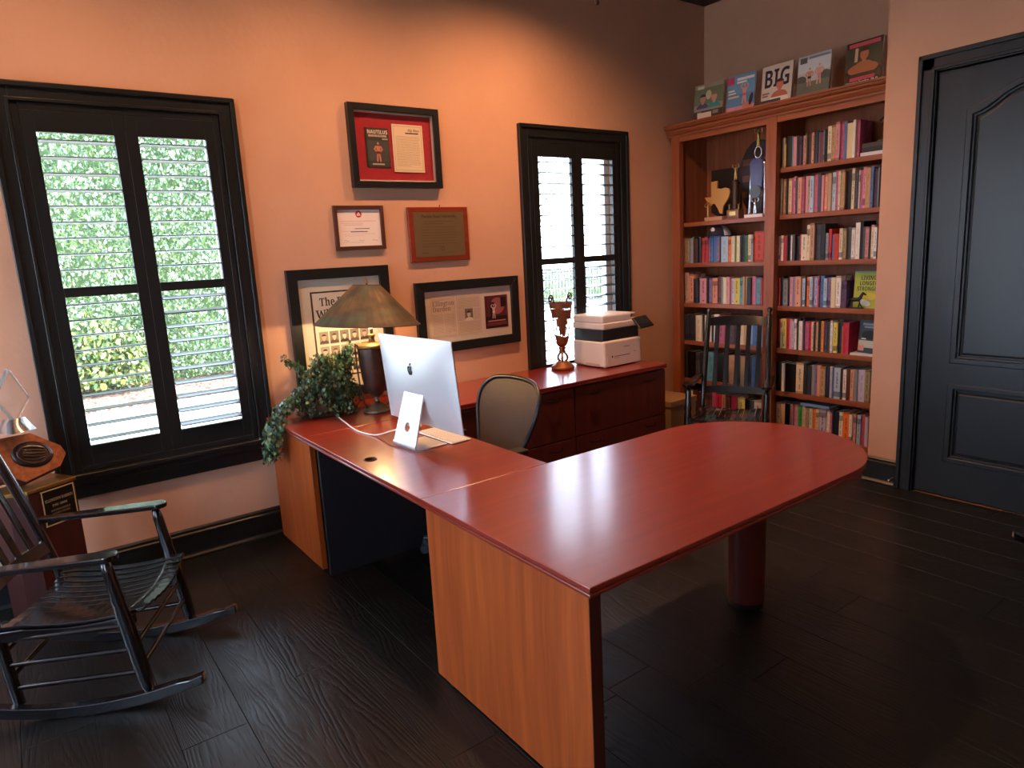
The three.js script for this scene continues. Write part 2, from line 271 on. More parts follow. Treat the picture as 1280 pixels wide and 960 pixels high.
// ------------------------------------------------------------------ workstation
const TOP = 0.742;
function topSlab(shape, th) { const g = extrude(shape, th - 0.006, 0.003, 2, 32); g.rotateX(Math.PI / 2); return g.translate(0, TOP - 0.003, 0); } // shape drawn in (x, z)
function banded(parent, name, pts, grain) {          // worktop with a grooved edge band: two slabs with a thin recessed line between
  const mk = (inset, th, y) => { const g = topSlab(pts(inset), th); return g.translate(0, y, 0); };
  return part(parent, name, metric(merge([mk(0, 0.017, 0), mk(0.004, 0.01, -0.014), mk(0.0, 0.012, -0.02)]), grain), M.top);
}
const rect = (x0, x1, z0, z1) => (i) => poly([[x0 + i, z0 + i], [x1 - i, z0 + i], [x1 - i, z1 - i], [x0 + i, z1 - i]]);
{ // peninsula with a half-round end
  const g = thing('peninsula_desk', 'cherry wood peninsula desk with half-round end and round column leg', 'desk');
  const zc = -1.733, r = 0.468, xe = 2.52;
  const shape = (i) => { const s = new THREE.Shape(), q = r - i; s.moveTo(1.138 + i, zc - q); s.lineTo(xe, zc - q); s.absarc(xe, zc, q, -Math.PI / 2, Math.PI / 2, false); s.lineTo(1.138 + i, zc + q); s.closePath(); return s; };
  banded(g, 'tabletop', shape, 'x');
  part(g, 'end_panel', metric(span(1.15, 1.194, 0.012, TOP - 0.031, -2.19, -1.285, 0.002)), M.panel, 'pale orange cherry end panel');
  part(g, 'shaded_panel_edge', metric(span(1.1505, 1.1935, 0.012, TOP - 0.031, -1.285, -1.283)), M.edge);  // dark strip paints the shade on the panel end facing the room
  part(g, 'bracket', [span(1.194, 1.212, 0.3, 0.306, -1.32, -1.29), span(1.194, 1.197, 0.285, 0.306, -1.32, -1.29)], M.steel);
  part(g, 'leg', metric(merge([cyl(0.081, 0.081, TOP - 0.06, 2.52, (TOP - 0.06) / 2 + 0.028, zc, 40), cyl(0.12, 0.12, 0.012, 2.52, TOP - 0.038, zc, 40)])), M.cabinet);
  part(g, 'foot_ring', cyl(0.077, 0.077, 0.028, 2.52, 0.014, zc, 40), M.darkPlastic);
  for (const z of [-2.1, -1.37]) part(g, 'glide', cyl(0.015, 0.018, 0.012, 1.172, 0.006, z), M.darkPlastic);
}
{ // bridge between the peninsula and the credenza
  const g = thing('bridge_desk', 'cherry wood bridge desktop with round cable hole and black panel below', 'desk');
  const s = (i) => { const q = rect(1.138, 1.76, -3.465, -2.203)(i), h = new THREE.Path(); h.absarc(1.222, -2.825, 0.028 + i, 0, Math.PI * 2, true); q.holes.push(h); return q; };
  banded(g, 'desktop', s, 'x');
  part(g, 'grommet', [move(new THREE.TorusGeometry(0.029, 0.003, 8, 28).rotateX(Math.PI / 2), 1.222, TOP + 0.001, -2.825), cyl(0.027, 0.027, 0.02, 1.222, TOP - 0.02, -2.825)], M.darkPlastic, 'black plastic cable grommet');
  part(g, 'black_panel', metric(span(1.158, 2.04, 0.0, TOP - 0.031, -3.35, -3.325, 0.002)), M.blackPanel, 'black laminate panel');
}
{ // worktop along the wall
  const g = thing('credenza_worktop', 'long cherry wood credenza top along the wall with end panel', 'worktop');
  banded(g, 'worktop', rect(1.138, 3.99, WZ + 0.004, -3.47), 'x');
  part(g, 'end_panel', metric(span(1.15, 1.18, 0.0, TOP - 0.031, WZ + 0.04, -3.43, 0.002)), M.panel, 'orange cherry end panel');
  part(g, 'back_panel', metric(span(1.18, 2.1, 0.06, TOP - 0.031, WZ + 0.04, WZ + 0.06)), M.cabinet);
}
function lateralFile(x0, x1, label) {
  const g = thing('lateral_file', label, 'file cabinet', [(x0 + x1) / 2, 0, 0], 0, 'file cabinets under the credenza top');
  const h = (x1 - x0) / 2 - 0.001, zf = -3.5, hh = TOP - 0.032;
  part(g, 'body', metric(merge([span(-h, -h + 0.02, 0, hh, WZ + 0.035, zf), span(h - 0.02, h, 0, hh, WZ + 0.035, zf), span(-h, h, 0.03, 0.05, WZ + 0.035, zf), span(-h, h, hh - 0.02, hh, WZ + 0.035, zf), span(-h, h, 0, hh, WZ + 0.035, WZ + 0.05), span(-h + 0.02, h - 0.02, 0, 0.07, zf - 0.06, zf - 0.04)])), M.cabinet);
  for (const [y0, y1, hy] of [[0.352, hh - 0.012, 0.645], [0.062, 0.345, 0.292]]) {
    const d = part(g, 'drawer', metric(merge([span(-h + 0.004, h - 0.004, y0, y1, zf - 0.001, zf + 0.02, 0.003), span(-h + 0.03, h - 0.03, y0 + 0.02, y1 - 0.06, -3.95, zf)])), M.cabinet);
    for (const s of [-1, 1]) part(d, 'handle', [tube([[s * 0.285 - 0.055, hy, zf + 0.018], [s * 0.285 - 0.048, hy - 0.004, zf + 0.036], [s * 0.285, hy - 0.008, zf + 0.042], [s * 0.285 + 0.048, hy - 0.004, zf + 0.036], [s * 0.285 + 0.055, hy, zf + 0.018]], 0.0055, 20, 8)], M.handle);
  }
}
lateralFile(3.05, 3.985, 'dark cherry two-drawer lateral file below the printer');
lateralFile(2.11, 3.05, 'dark cherry two-drawer lateral file behind the mesh office chair');

// ------------------------------------------------------------------ rocking chairs
function rockingChair() {
  const g = new THREE.Group(), c = M.chairBlack;
  const ry = (z) => 0.006 + z * z / 2.7;                                   // underside of the rockers
  for (const s of [-1, 1]) {
    const a = [], b = []; for (let k = 0; k <= 20; k++) { const z = -0.56 + k * 0.049; a.push([z, ry(z) - 0.006]); b.unshift([z, ry(z) + 0.04 - (k < 3 || k > 18 ? 0.008 : 0)]); }
    const rk = extrude(poly([...a, ...b]), 0.028, 0.004, 2); rk.rotateY(-Math.PI / 2); rk.translate(s * 0.27 + 0.014, 0, 0);
    const rocker = part(g, 'rocker', rk, c);
    part(rocker, 'rocker_tip', span(s * 0.27 - 0.009, s * 0.27 + 0.009, ry(0.42) + 0.006, ry(0.42) + 0.03, 0.418, 0.4225), M.tan, 'bare wood end of the rocker');
    part(g, 'front_leg', turned([s * 0.27, ry(0.22) + 0.03, 0.22], [s * 0.27, 0.6, 0.14], [[0, 0], [0.015, 0], [0.024, 0.06], [0.027, 0.2], [0.027, 0.62], [0.022, 0.68], [0.026, 0.72], [0.022, 0.77], [0.021, 0.93], [0.016, 1], [0, 1]], 14), c);
    const back = [[s * 0.245, ry(-0.27) + 0.03, -0.25], [s * 0.243, 0.2, -0.265], [s * 0.24, 0.4, -0.285], [s * 0.236, 0.62, -0.34], [s * 0.232, 0.86, -0.415], [s * 0.228, 1.06, -0.485]];
    part(g, 'rear_post', [tube(back, 0.0205, 30, 10), ball(0.0205, ...back[5], 10), turned(back[5], [s * 0.227, 1.125, -0.508], [[0.018, 0], [0.01, 0.2], [0.012, 0.35], [0.022, 0.62], [0.02, 0.85], [0, 1]], 12)], c);
    // arm board
    const arm = new THREE.Shape(); arm.moveTo(-0.022, -0.35); arm.lineTo(0.022, -0.35); arm.bezierCurveTo(0.028, -0.15, 0.038, 0.0, 0.039, 0.14); arm.absarc(0, 0.15, 0.039, 0, Math.PI, false); arm.bezierCurveTo(-0.038, 0.0, -0.028, -0.15, -0.022, -0.35);
    const ag = extrude(arm, 0.012, 0.005, 2, 14); ag.rotateX(Math.PI / 2); ag.rotateX(-0.03); ag.translate(s * 0.272, 0.622, 0);
    part(g, 'arm', ag, c);
    // side seat rail: a contoured board
    const up = [], dn = []; for (let k = 0; k <= 14; k++) { const z = 0.2 - k * 0.035, y = seatY(z) - 0.012; up.push([z, y]); dn.unshift([z, y - 0.04]); }
    const sr = extrude(poly([...up, ...dn]), 0.022, 0.003); sr.rotateY(-Math.PI / 2); sr.translate(s * 0.243 + 0.011, 0, 0);
    part(g, 'seat_rail', sr, c);
    for (const [y, n] of [[0.335, 0], [0.235, 1], [0.14, 2]]) part(g, 'side_stretcher', rod([s * 0.268, y + 0.005, 0.22 - 0.08 * (y - 0.05) / 0.55], [s * 0.245, y - 0.01, -0.265], 0.0105, 0.0095), c);
  }
  for (const y of [0.25, 0.165]) part(g, 'front_stretcher', rod([-0.265, y, 0.222 - 0.08 * (y - 0.05) / 0.55], [0.265, y, 0.222 - 0.08 * (y - 0.05) / 0.55], 0.0095), c);
  for (const y of [0.28, 0.17]) part(g, 'rear_stretcher', rod([-0.243, y, -0.265], [0.243, y, -0.265], 0.0095), c);
  part(g, 'front_rail', tube([[-0.255, 0.372, 0.172], [-0.12, 0.362, 0.185], [0, 0.356, 0.19], [0.12, 0.362, 0.185], [0.255, 0.372, 0.172]], 0.014, 20, 8), c);
  // seat slats run from front to back over the dished frame
  const N = 12;
  for (let k = 0; k < N; k++) {
    const x = -0.231 + k * 0.462 / (N - 1), dish = -0.022 * (1 - (x / 0.25) ** 2), pts = [];
    for (let j = 0; j <= 12; j++) { const z = 0.235 + 0.022 * (1 - (x / 0.25) ** 2) - j * 0.0418; pts.push([z, seatY(z) + dish * (j < 11 ? 1 : 0.7)]); }
    const o = [...pts.map(([z, y]) => [z, y + 0.006]), ...pts.slice().reverse().map(([z, y]) => [z, y - 0.006])];
    const e = extrude(poly(o), 0.031, 0.002, 2); e.rotateY(-Math.PI / 2); e.translate(x + 0.0155, 0, 0);
    part(g, 'seat_slat', e, c);
  }
  // curved back rails and upright slats
  const bz = (y) => -0.34 - (y - 0.62) * 0.325, rail = (y0, y1, w) => {
    const pos = [], idx = [], n = 16; for (let k = 0; k <= n; k++) { const t = k / n * 2 - 1, x = t * w, bow = -0.03 * (1 - t * t), crest = y1 > 0.8 ? 0.016 * (1 - t * t) : 0; for (const [y, dz] of [[y0, 0.009], [y1 + crest, 0.009], [y1 + crest, -0.009], [y0, -0.009]]) pos.push(x, y, bz(y) + bow + dz); }
    for (let k = 0; k < n; k++) for (let q = 0; q < 4; q++) { const a = k * 4 + q, b = k * 4 + (q + 1) % 4, c2 = a + 4, d = b + 4; idx.push(a, c2, b, b, c2, d); }
    idx.push(0, 1, 2, 0, 2, 3); const e = n * 4; idx.push(e, e + 2, e + 1, e, e + 3, e + 2);
    const gg = new THREE.BufferGeometry(); gg.setAttribute('position', new THREE.Float32BufferAttribute(pos, 3)); gg.setIndex(idx); gg.setAttribute('uv', new THREE.Float32BufferAttribute(new Float32Array(pos.length / 3 * 2), 2)); gg.computeVertexNormals(); return toCreasedNormals(gg, 0.6);
  };
  part(g, 'top_rail', rail(0.985, 1.045, 0.228), c);
  part(g, 'lower_rail', rail(0.475, 0.525, 0.238), c);
  for (let k = 0; k < 5; k++) {
    const x = -0.158 + k * 0.079, bow = -0.03 * (1 - (x / 0.235) ** 2), s = rbox(0.036, 0.52, 0.011, 0.004);
    s.rotateX(-0.314); s.translate(x * 1.0, 0.755, bz(0.755) + bow);
    part(g, 'back_slat', s, c);
  }
  return g;
}
function seatY(z) { const t = (0.29 - z) / 0.55; return 0.405 - 0.03 * Math.sin(Math.min(1, t * 1.15) * Math.PI * 0.9) - 0.02 * t - (z > 0.22 ? (z - 0.22) ** 2 * 4 : 0); }
const rocker0 = rockingChair();
[[[0.136, 0, -3.106], Math.atan2(0.89, 0.456), 'glossy black slatted rocking chair below the wide shuttered window and the carved trophy'],
  [[4.165, 0, -3.03], Math.atan2(-0.88, 0.475), 'black slat-back rocking chair standing in front of the bookcase'],
  [[3.93, 0, -0.655], Math.atan2(-0.5, -0.866), 'black slatted rocking chair standing beside the black door']].forEach(([p, r, label], i) => {
  const c = i ? rocker0.clone() : rocker0; c.name = numbered('rocking_chair'); c.position.set(...p); c.rotation.y = r; c.userData = {}; tag(c, label, 'chair', 'black rocking chairs'); scene.add(c);
});

// ------------------------------------------------------------------ mesh office chair (faces -x)
{
  const g = thing('office_chair', 'bronze mesh office chair pushed up to the bridge desk', 'office chair', [1.9, 0, -3.03], -Math.PI / 2); // local z -> world -x, local x -> world z
  const weave = texture(64, 64, (u, v) => { const q = 0.55 + 0.45 * Math.sin(u * Math.PI * 32) * Math.sin(v * Math.PI * 32), f = 0.8 + 0.4 * fbm(u * 8, v * 32, 2, 8, 32); return [66 * q * f + 28, 46 * q * f + 18, 28 * q * f + 11]; }, true, 10, 10);
  const mesh = S({ map: weave, roughness: 0.5, side: THREE.DoubleSide }), dark = colour(0x24262a, 0.35), frame = colour(0x33353a, 0.3, 0.3);
  // back outline in (x, s): s runs up the reclined back
  const out = (t) => { // closed loop, t 0..1
    const P0 = [[-0.15, 0], [-0.185, 0.07], [-0.235, 0.2], [-0.275, 0.33], [-0.265, 0.42], [-0.2, 0.475], [-0.08, 0.493], [0, 0.495]];
    const pts = [...P0, ...P0.slice(0, -1).reverse().map(([x, y]) => [-x, y]), [0, -0.012]].map(([x, y]) => V(x, y, 0)); return new THREE.CatmullRomCurve3(pts, true).getPointAt(t);
  };
  const bend = (x, s) => { const zz = -0.165 - s * 0.36 + 0.1 * (s - 0.2) ** 2 + 0.55 * x * x; return V(x, 0.47 + s * 0.965, zz); };
  const loop = []; for (let k = 0; k < 64; k++) { const p = out(k / 64); loop.push(bend(p.x, p.y).toArray()); }
  part(g, 'back_frame', new THREE.TubeGeometry(curve(loop, true), 128, 0.013, 8, true), frame);
  const pos = [], uv = [], idx = [], NR = 10, NT = 64; for (let r = 0; r <= NR; r++) for (let k = 0; k < NT; k++) { const p = out(k / NT), q = r / NR, x = p.x * q, s = 0.25 + (p.y - 0.25) * q; const b = bend(x, s); pos.push(b.x, b.y, b.z + 0.02 * (1 - q * q)); uv.push(x, s); }
  for (let r = 0; r < NR; r++) for (let k = 0; k < NT; k++) { const a = r * NT + k, b = r * NT + (k + 1) % NT; idx.push(a, a + NT, b, b, a + NT, b + NT); }
  const mg = new THREE.BufferGeometry(); mg.setAttribute('position', new THREE.Float32BufferAttribute(pos, 3)); mg.setAttribute('uv', new THREE.Float32BufferAttribute(uv, 2)); mg.setIndex(idx); mg.computeVertexNormals();
  part(g, 'back_mesh', mg, mesh);
  const seat = new THREE.Shape(); seat.moveTo(-0.24, -0.2); seat.bezierCurveTo(-0.27, 0, -0.26, 0.2, -0.2, 0.24); seat.lineTo(0.2, 0.24); seat.bezierCurveTo(0.26, 0.2, 0.27, 0, 0.24, -0.2); seat.bezierCurveTo(0.1, -0.24, -0.1, -0.24, -0.24, -0.2);
  const ring = seat.clone(); const hole = new THREE.Path(seat.getPoints(10).map((p) => p.clone().multiplyScalar(0.87)).reverse()); ring.holes.push(hole);
  part(g, 'seat_frame', extrude(ring, 0.025, 0.006, 2).rotateX(Math.PI / 2).translate(0, 0.455, 0.02), frame);
  part(g, 'seat_mesh', extrude(new THREE.Shape(seat.getPoints(10).map((p) => p.clone().multiplyScalar(0.88))), 0.006).rotateX(Math.PI / 2).translate(0, 0.447, 0.02), mesh);
  for (const s of [-1, 1]) {
    const a = part(g, 'arm', tube([[s * 0.2, 0.4, -0.1], [s * 0.29, 0.42, -0.11], [s * 0.305, 0.5, -0.1], [s * 0.3, 0.612, -0.06]], 0.017, 20, 8), dark);
    part(a, 'arm_pad', rbox(0.08, 0.028, 0.24, 0.012, s * 0.295, 0.628, -0.02, 3), colour(0x1c1d20, 0.6));
  }
  part(g, 'spine', tube([[0, 0.34, -0.05], [0, 0.36, -0.2], [0, 0.47, -0.225], [0, 0.6, -0.25]], 0.022, 16, 8), dark);
  part(g, 'tilt_box', rbox(0.2, 0.07, 0.26, 0.02, 0, 0.395, -0.01, 2), dark);
  part(g, 'gas_column', [cyl(0.014, 0.014, 0.16, 0, 0.31, 0), cyl(0.026, 0.026, 0.16, 0, 0.19, 0)], frame);
  for (let k = 0; k < 5; k++) {
    const t = k * Math.PI * 2 / 5 + 0.5, dx = Math.sin(t), dz = Math.cos(t);
    const leg = part(g, 'base_leg', rod([dx * 0.02, 0.125, dz * 0.02], [dx * 0.305, 0.085, dz * 0.305], 0.026, 0.015), dark);
    part(leg, 'caster', [cyl(0.028, 0.028, 0.018, 0, 0, 0, 18).rotateZ(Math.PI / 2).rotateY(t + 0.4).translate(dx * 0.3 + 0.012 * dz, 0.028, dz * 0.3 - 0.012 * dx), cyl(0.028, 0.028, 0.018, 0, 0, 0, 18).rotateZ(Math.PI / 2).rotateY(t + 0.4).translate(dx * 0.3 - 0.012 * dz, 0.028, dz * 0.3 + 0.012 * dx), cyl(0.012, 0.016, 0.04, dx * 0.3, 0.062, dz * 0.3)], colour(0x3a4048, 0.35));
  }
}

// ------------------------------------------------------------------ computer, keyboard, mouse, cord
{
  const g = thing('desktop_computer', 'silver all-in-one computer seen from behind with black apple mark', 'computer', [1.546, 0, -2.873], -Math.PI / 2 + 0.0564); // local z faces the back, toward -x; local x = far to near
  const tilt = -0.08, W = 0.65, Hh = 0.436, yb = 0.837;
  const scr = new THREE.Group(); scr.name = 'display'; scr.position.set(0, yb, 0); scr.rotation.x = -tilt; g.add(scr);
  // body: thin edge, back swelling towards the middle
  const NX2 = 24, NY2 = 18, pos = [], uv = [], idx = [];
  const swell = (u, v) => { const a = 1 - Math.pow(Math.abs(u), 2.6), b = 1 - Math.pow(Math.abs(v), 2.6); return 0.005 + 0.036 * Math.pow(Math.max(0, a * b), 0.8); };
  for (let j = 0; j <= NY2; j++) for (let i = 0; i <= NX2; i++) { const u = i / NX2 * 2 - 1, v = j / NY2 * 2 - 1; pos.push(u * W / 2, (v + 1) / 2 * Hh, swell(u, v)); uv.push(u, v); }
  for (let j = 0; j < NY2; j++) for (let i = 0; i < NX2; i++) { const a = j * (NX2 + 1) + i; idx.push(a, a + 1, a + NX2 + 1, a + 1, a + NX2 + 2, a + NX2 + 1); }
  const bg = new THREE.BufferGeometry(); bg.setAttribute('position', new THREE.Float32BufferAttribute(pos, 3)); bg.setAttribute('uv', new THREE.Float32BufferAttribute(uv, 2)); bg.setIndex(idx); bg.computeVertexNormals();
  part(scr, 'back_shell', [bg, rbox(W, Hh, 0.007, 0.003, 0, Hh / 2, 0.0018)], M.aluminium);
  part(scr, 'screen', box(W - 0.006, Hh - 0.075, 0.002, 0, Hh / 2 + 0.034, -0.0025), colour(0x060607, 0.12));
  // apple mark: bitten body and leaf
  const ap = new THREE.Shape(); const k = 0.001;
  ap.moveTo(0, 16 * k); ap.bezierCurveTo(5 * k, 18 * k, 12 * k, 21 * k, 19 * k, 14 * k); ap.bezierCurveTo(10 * k, 8 * k, 11 * k, -5 * k, 21 * k, -9 * k); ap.bezierCurveTo(17 * k, -20 * k, 11 * k, -27 * k, 6 * k, -26 * k); ap.bezierCurveTo(2 * k, -24 * k, -2 * k, -24 * k, -6 * k, -26 * k); ap.bezierCurveTo(-13 * k, -27 * k, -23 * k, -10 * k, -22 * k, 2 * k); ap.bezierCurveTo(-21 * k, 16 * k, -11 * k, 21 * k, 0, 16 * k);
  const leaf = new THREE.Shape(); leaf.moveTo(0, 20 * k); leaf.bezierCurveTo(0, 28 * k, 5 * k, 33 * k, 11 * k, 34 * k); leaf.bezierCurveTo(11 * k, 27 * k, 7 * k, 21 * k, 0, 20 * k);
  part(scr, 'apple_mark', [extrude(ap, 0.002), extrude(leaf, 0.002)].map((e) => move(e, 0, 0.285, 0.0395)), colour(0x0b0b0d, 0.2), 'black apple logo');
  // stand: bent aluminium plate with a cable hole
  const lp = new THREE.Shape(); lp.moveTo(-0.1, 0); lp.lineTo(0.1, 0); lp.lineTo(0.086, 0.25); lp.lineTo(-0.086, 0.25); lp.closePath(); const ho = new THREE.Path(); ho.absellipse(0, 0.085, 0.022, 0.022, 0, Math.PI * 2); lp.holes.push(ho);
  const leg = extrude(lp, 0.005, 0.002, 2, 20); leg.rotateX(-0.3); leg.translate(0, 0.762, 0.121);
  const foot = rbox(0.2, 0.008, 0.165, 0.003, 0, TOP + 0.004, 0.03, 2);
  const bd = []; for (let q = 0; q <= 8; q++) { const t = q / 8 * 2.05; bd.push([0.112 + 0.018 * Math.sin(t), TOP + 0.0225 - 0.018 * Math.cos(t)]); }
  const bo = bd.map(([z, y]) => [z, y]), bi = []; for (let q = 8; q >= 0; q--) { const t = q / 8 * 2.05; bi.push([0.112 + 0.011 * Math.sin(t), TOP + 0.0225 - 0.011 * Math.cos(t)]); }
  const bendg = extrude(poly([...bo, ...bi]), 0.2); bendg.rotateY(-Math.PI / 2); bendg.translate(0.1, 0, 0);
  part(g, 'stand', [leg, foot, bendg], M.aluminium);
  part(g, 'hinge_block', rbox(0.09, 0.036, 0.03, 0.008, 0, 0.975, 0.034, 2), colour(0x8f9499, 0.4));
  part(g, 'plug', cyl(0.013, 0.013, 0.022, 0, 0, 0).rotateX(Math.PI / 2).translate(0, 0.872, 0.045), M.whitePlastic);
}
one('power_cord', 'white power cord curling from the ivy to the computer', 'cord', tube([[1.42, TOP + 0.006, -3.9], [1.463, TOP + 0.004, -3.86], [1.43, TOP + 0.004, -3.62], [1.4, TOP + 0.004, -3.42], [1.4, TOP + 0.004, -3.3], [1.42, TOP + 0.01, -3.18], [1.425, 0.8, -3.02], [1.44, 0.83, -2.93], [1.487, 0.868, -2.872]], 0.0036, 80, 8), M.whitePlastic);
{
  const g = thing('keyboard', 'thin white keyboard in front of the silver computer', 'keyboard', [1.668, TOP, -2.92], Math.PI / 2 + 0.03);
  part(g, 'tray', rbox(0.33, 0.006, 0.115, 0.0028, 0, 0.005, 0, 2), M.aluminium);
  const keys = []; for (let r = 0; r < 6; r++) for (let c = 0; c < 15; c++) keys.push(box(0.018, 0.003, r === 0 ? 0.009 : 0.0155, -0.151 + c * 0.0216, 0.0095, -0.048 + r * 0.0187));
  const km = part(g, 'keys', keys, M.whitePlastic); km.userData.kind = 'stuff';
}
{ const s = ball(1, 0, 0, 0, 18); s.scale(0.03, 0.016, 0.055); one('mouse', 'white computer mouse beside the keyboard', 'mouse', s, M.whitePlastic, [1.655, TOP + 0.014, -3.2], 0.1); }

// ------------------------------------------------------------------ table lamp
{
  const g = thing('table_lamp', 'bronze urn table lamp with wide mottled cone shade', 'table lamp', [1.695, TOP, -3.735]);
  part(g, 'base', lathe([[0, 0], [0.088, 0], [0.09, 0.008], [0.085, 0.018], [0.06, 0.026], [0.052, 0.04], [0.03, 0.05], [0.014, 0.058], [0.012, 0.075], [0.02, 0.082], [0.012, 0.09], [0, 0.09]]), colour(0x6a6157, 0.35, 0.7));
  const mott = texture(128, 128, (u, v) => mix3([52, 34, 28], [92, 58, 44], fbm(u * 8, v * 8, 4, 8, 8)), true, 2, 2);
  part(g, 'urn', lathe([[0, 0.085], [0.014, 0.088], [0.04, 0.105], [0.064, 0.145], [0.078, 0.21], [0.085, 0.3], [0.088, 0.385], [0.084, 0.392], [0, 0.392]], 36), S({ map: mott, roughness: 0.38, metalness: 0.3 }));
  part(g, 'urn_rim', lathe([[0.06, 0.385], [0.092, 0.387], [0.094, 0.398], [0.09, 0.41], [0.05, 0.414], [0.02, 0.42], [0.016, 0.45], [0.024, 0.46], [0.016, 0.47], [0, 0.47]], 36), colour(0x8a6a3c, 0.35, 0.7));
  for (const s of [-1, 1]) part(g, 'urn_handle', tube([[s * 0.088, 0.4, 0], [s * 0.104, 0.42, 0.0], [s * 0.108, 0.38, 0], [s * 0.105, 0.26, 0], [s * 0.098, 0.16, 0], [s * 0.085, 0.08, 0], [s * 0.07, 0.03, 0]], 0.005, 30, 7), M.bronze);
  part(g, 'stem', rod([0, 0.47, 0], [0, 0.77, 0], 0.006), M.bronze);
  part(g, 'finial', lathe([[0, 0.765], [0.011, 0.768], [0.006, 0.776], [0.008, 0.783], [0, 0.8]], 12), M.gold);
  const patina = texture(256, 256, (u, v) => {
    const a = fbm(u * 12, v * 8, 4, 12, 8), b = fbm(u * 5 + 7, v * 4, 3, 5, 4), st = fbm(u * 90, v * 3, 2, 90, 3);
    const c = mix3([54, 46, 34], [104, 82, 52], Math.max(0, Math.min(1, (a - 0.3) * 2))); return mix3(c, [58, 84, 68], Math.max(0, Math.min(1, (b - 0.5) * 3.4))).map((q) => q * (0.78 + 0.44 * st));
  }, true, 1, 1);
  const sh = new THREE.Group(); sh.name = 'lamp_shade'; sh.position.set(-0.008, 0.65, 0); sh.rotation.z = -0.065; g.add(sh);
  const prof = []; for (let k = 0; k <= 10; k++) { const t = k / 10; prof.push([0.308 - 0.228 * t, -0.122 + 0.228 * t]); } for (let k = 10; k >= 0; k--) { const t = k / 10; prof.push([0.305 - 0.228 * t, -0.122 + 0.228 * t]); }
  part(sh, 'cone', lathe(prof, 56), S({ map: patina, roughness: 0.6, side: THREE.DoubleSide }));
  part(sh, 'shade_rings', [new THREE.TorusGeometry(0.307, 0.003, 6, 56).rotateX(Math.PI / 2).translate(0, -0.122, 0), new THREE.TorusGeometry(0.079, 0.003, 6, 40).rotateX(Math.PI / 2).translate(0, 0.106, 0), ...[0, 2.09, 4.19].map((t) => rod([0, 0.105, 0], [Math.cos(t) * 0.078, 0.105, Math.sin(t) * 0.078], 0.0018))], M.bronze);
  part(g, 'bulb', lathe([[0, 0.5], [0.012, 0.5], [0.014, 0.52], [0.028, 0.55], [0.026, 0.575], [0, 0.59]], 16), new THREE.MeshStandardMaterial({ color: 0xfff0d8, emissive: new THREE.Color(1, 0.68, 0.36), emissiveIntensity: 6 }), 'glowing bulb');
  const l = new THREE.PointLight(new THREE.Color(1, 0.6, 0.28), 1.5); l.position.set(1.695, TOP + 0.552, -3.735); l.castShadow = true; scene.add(l);
}

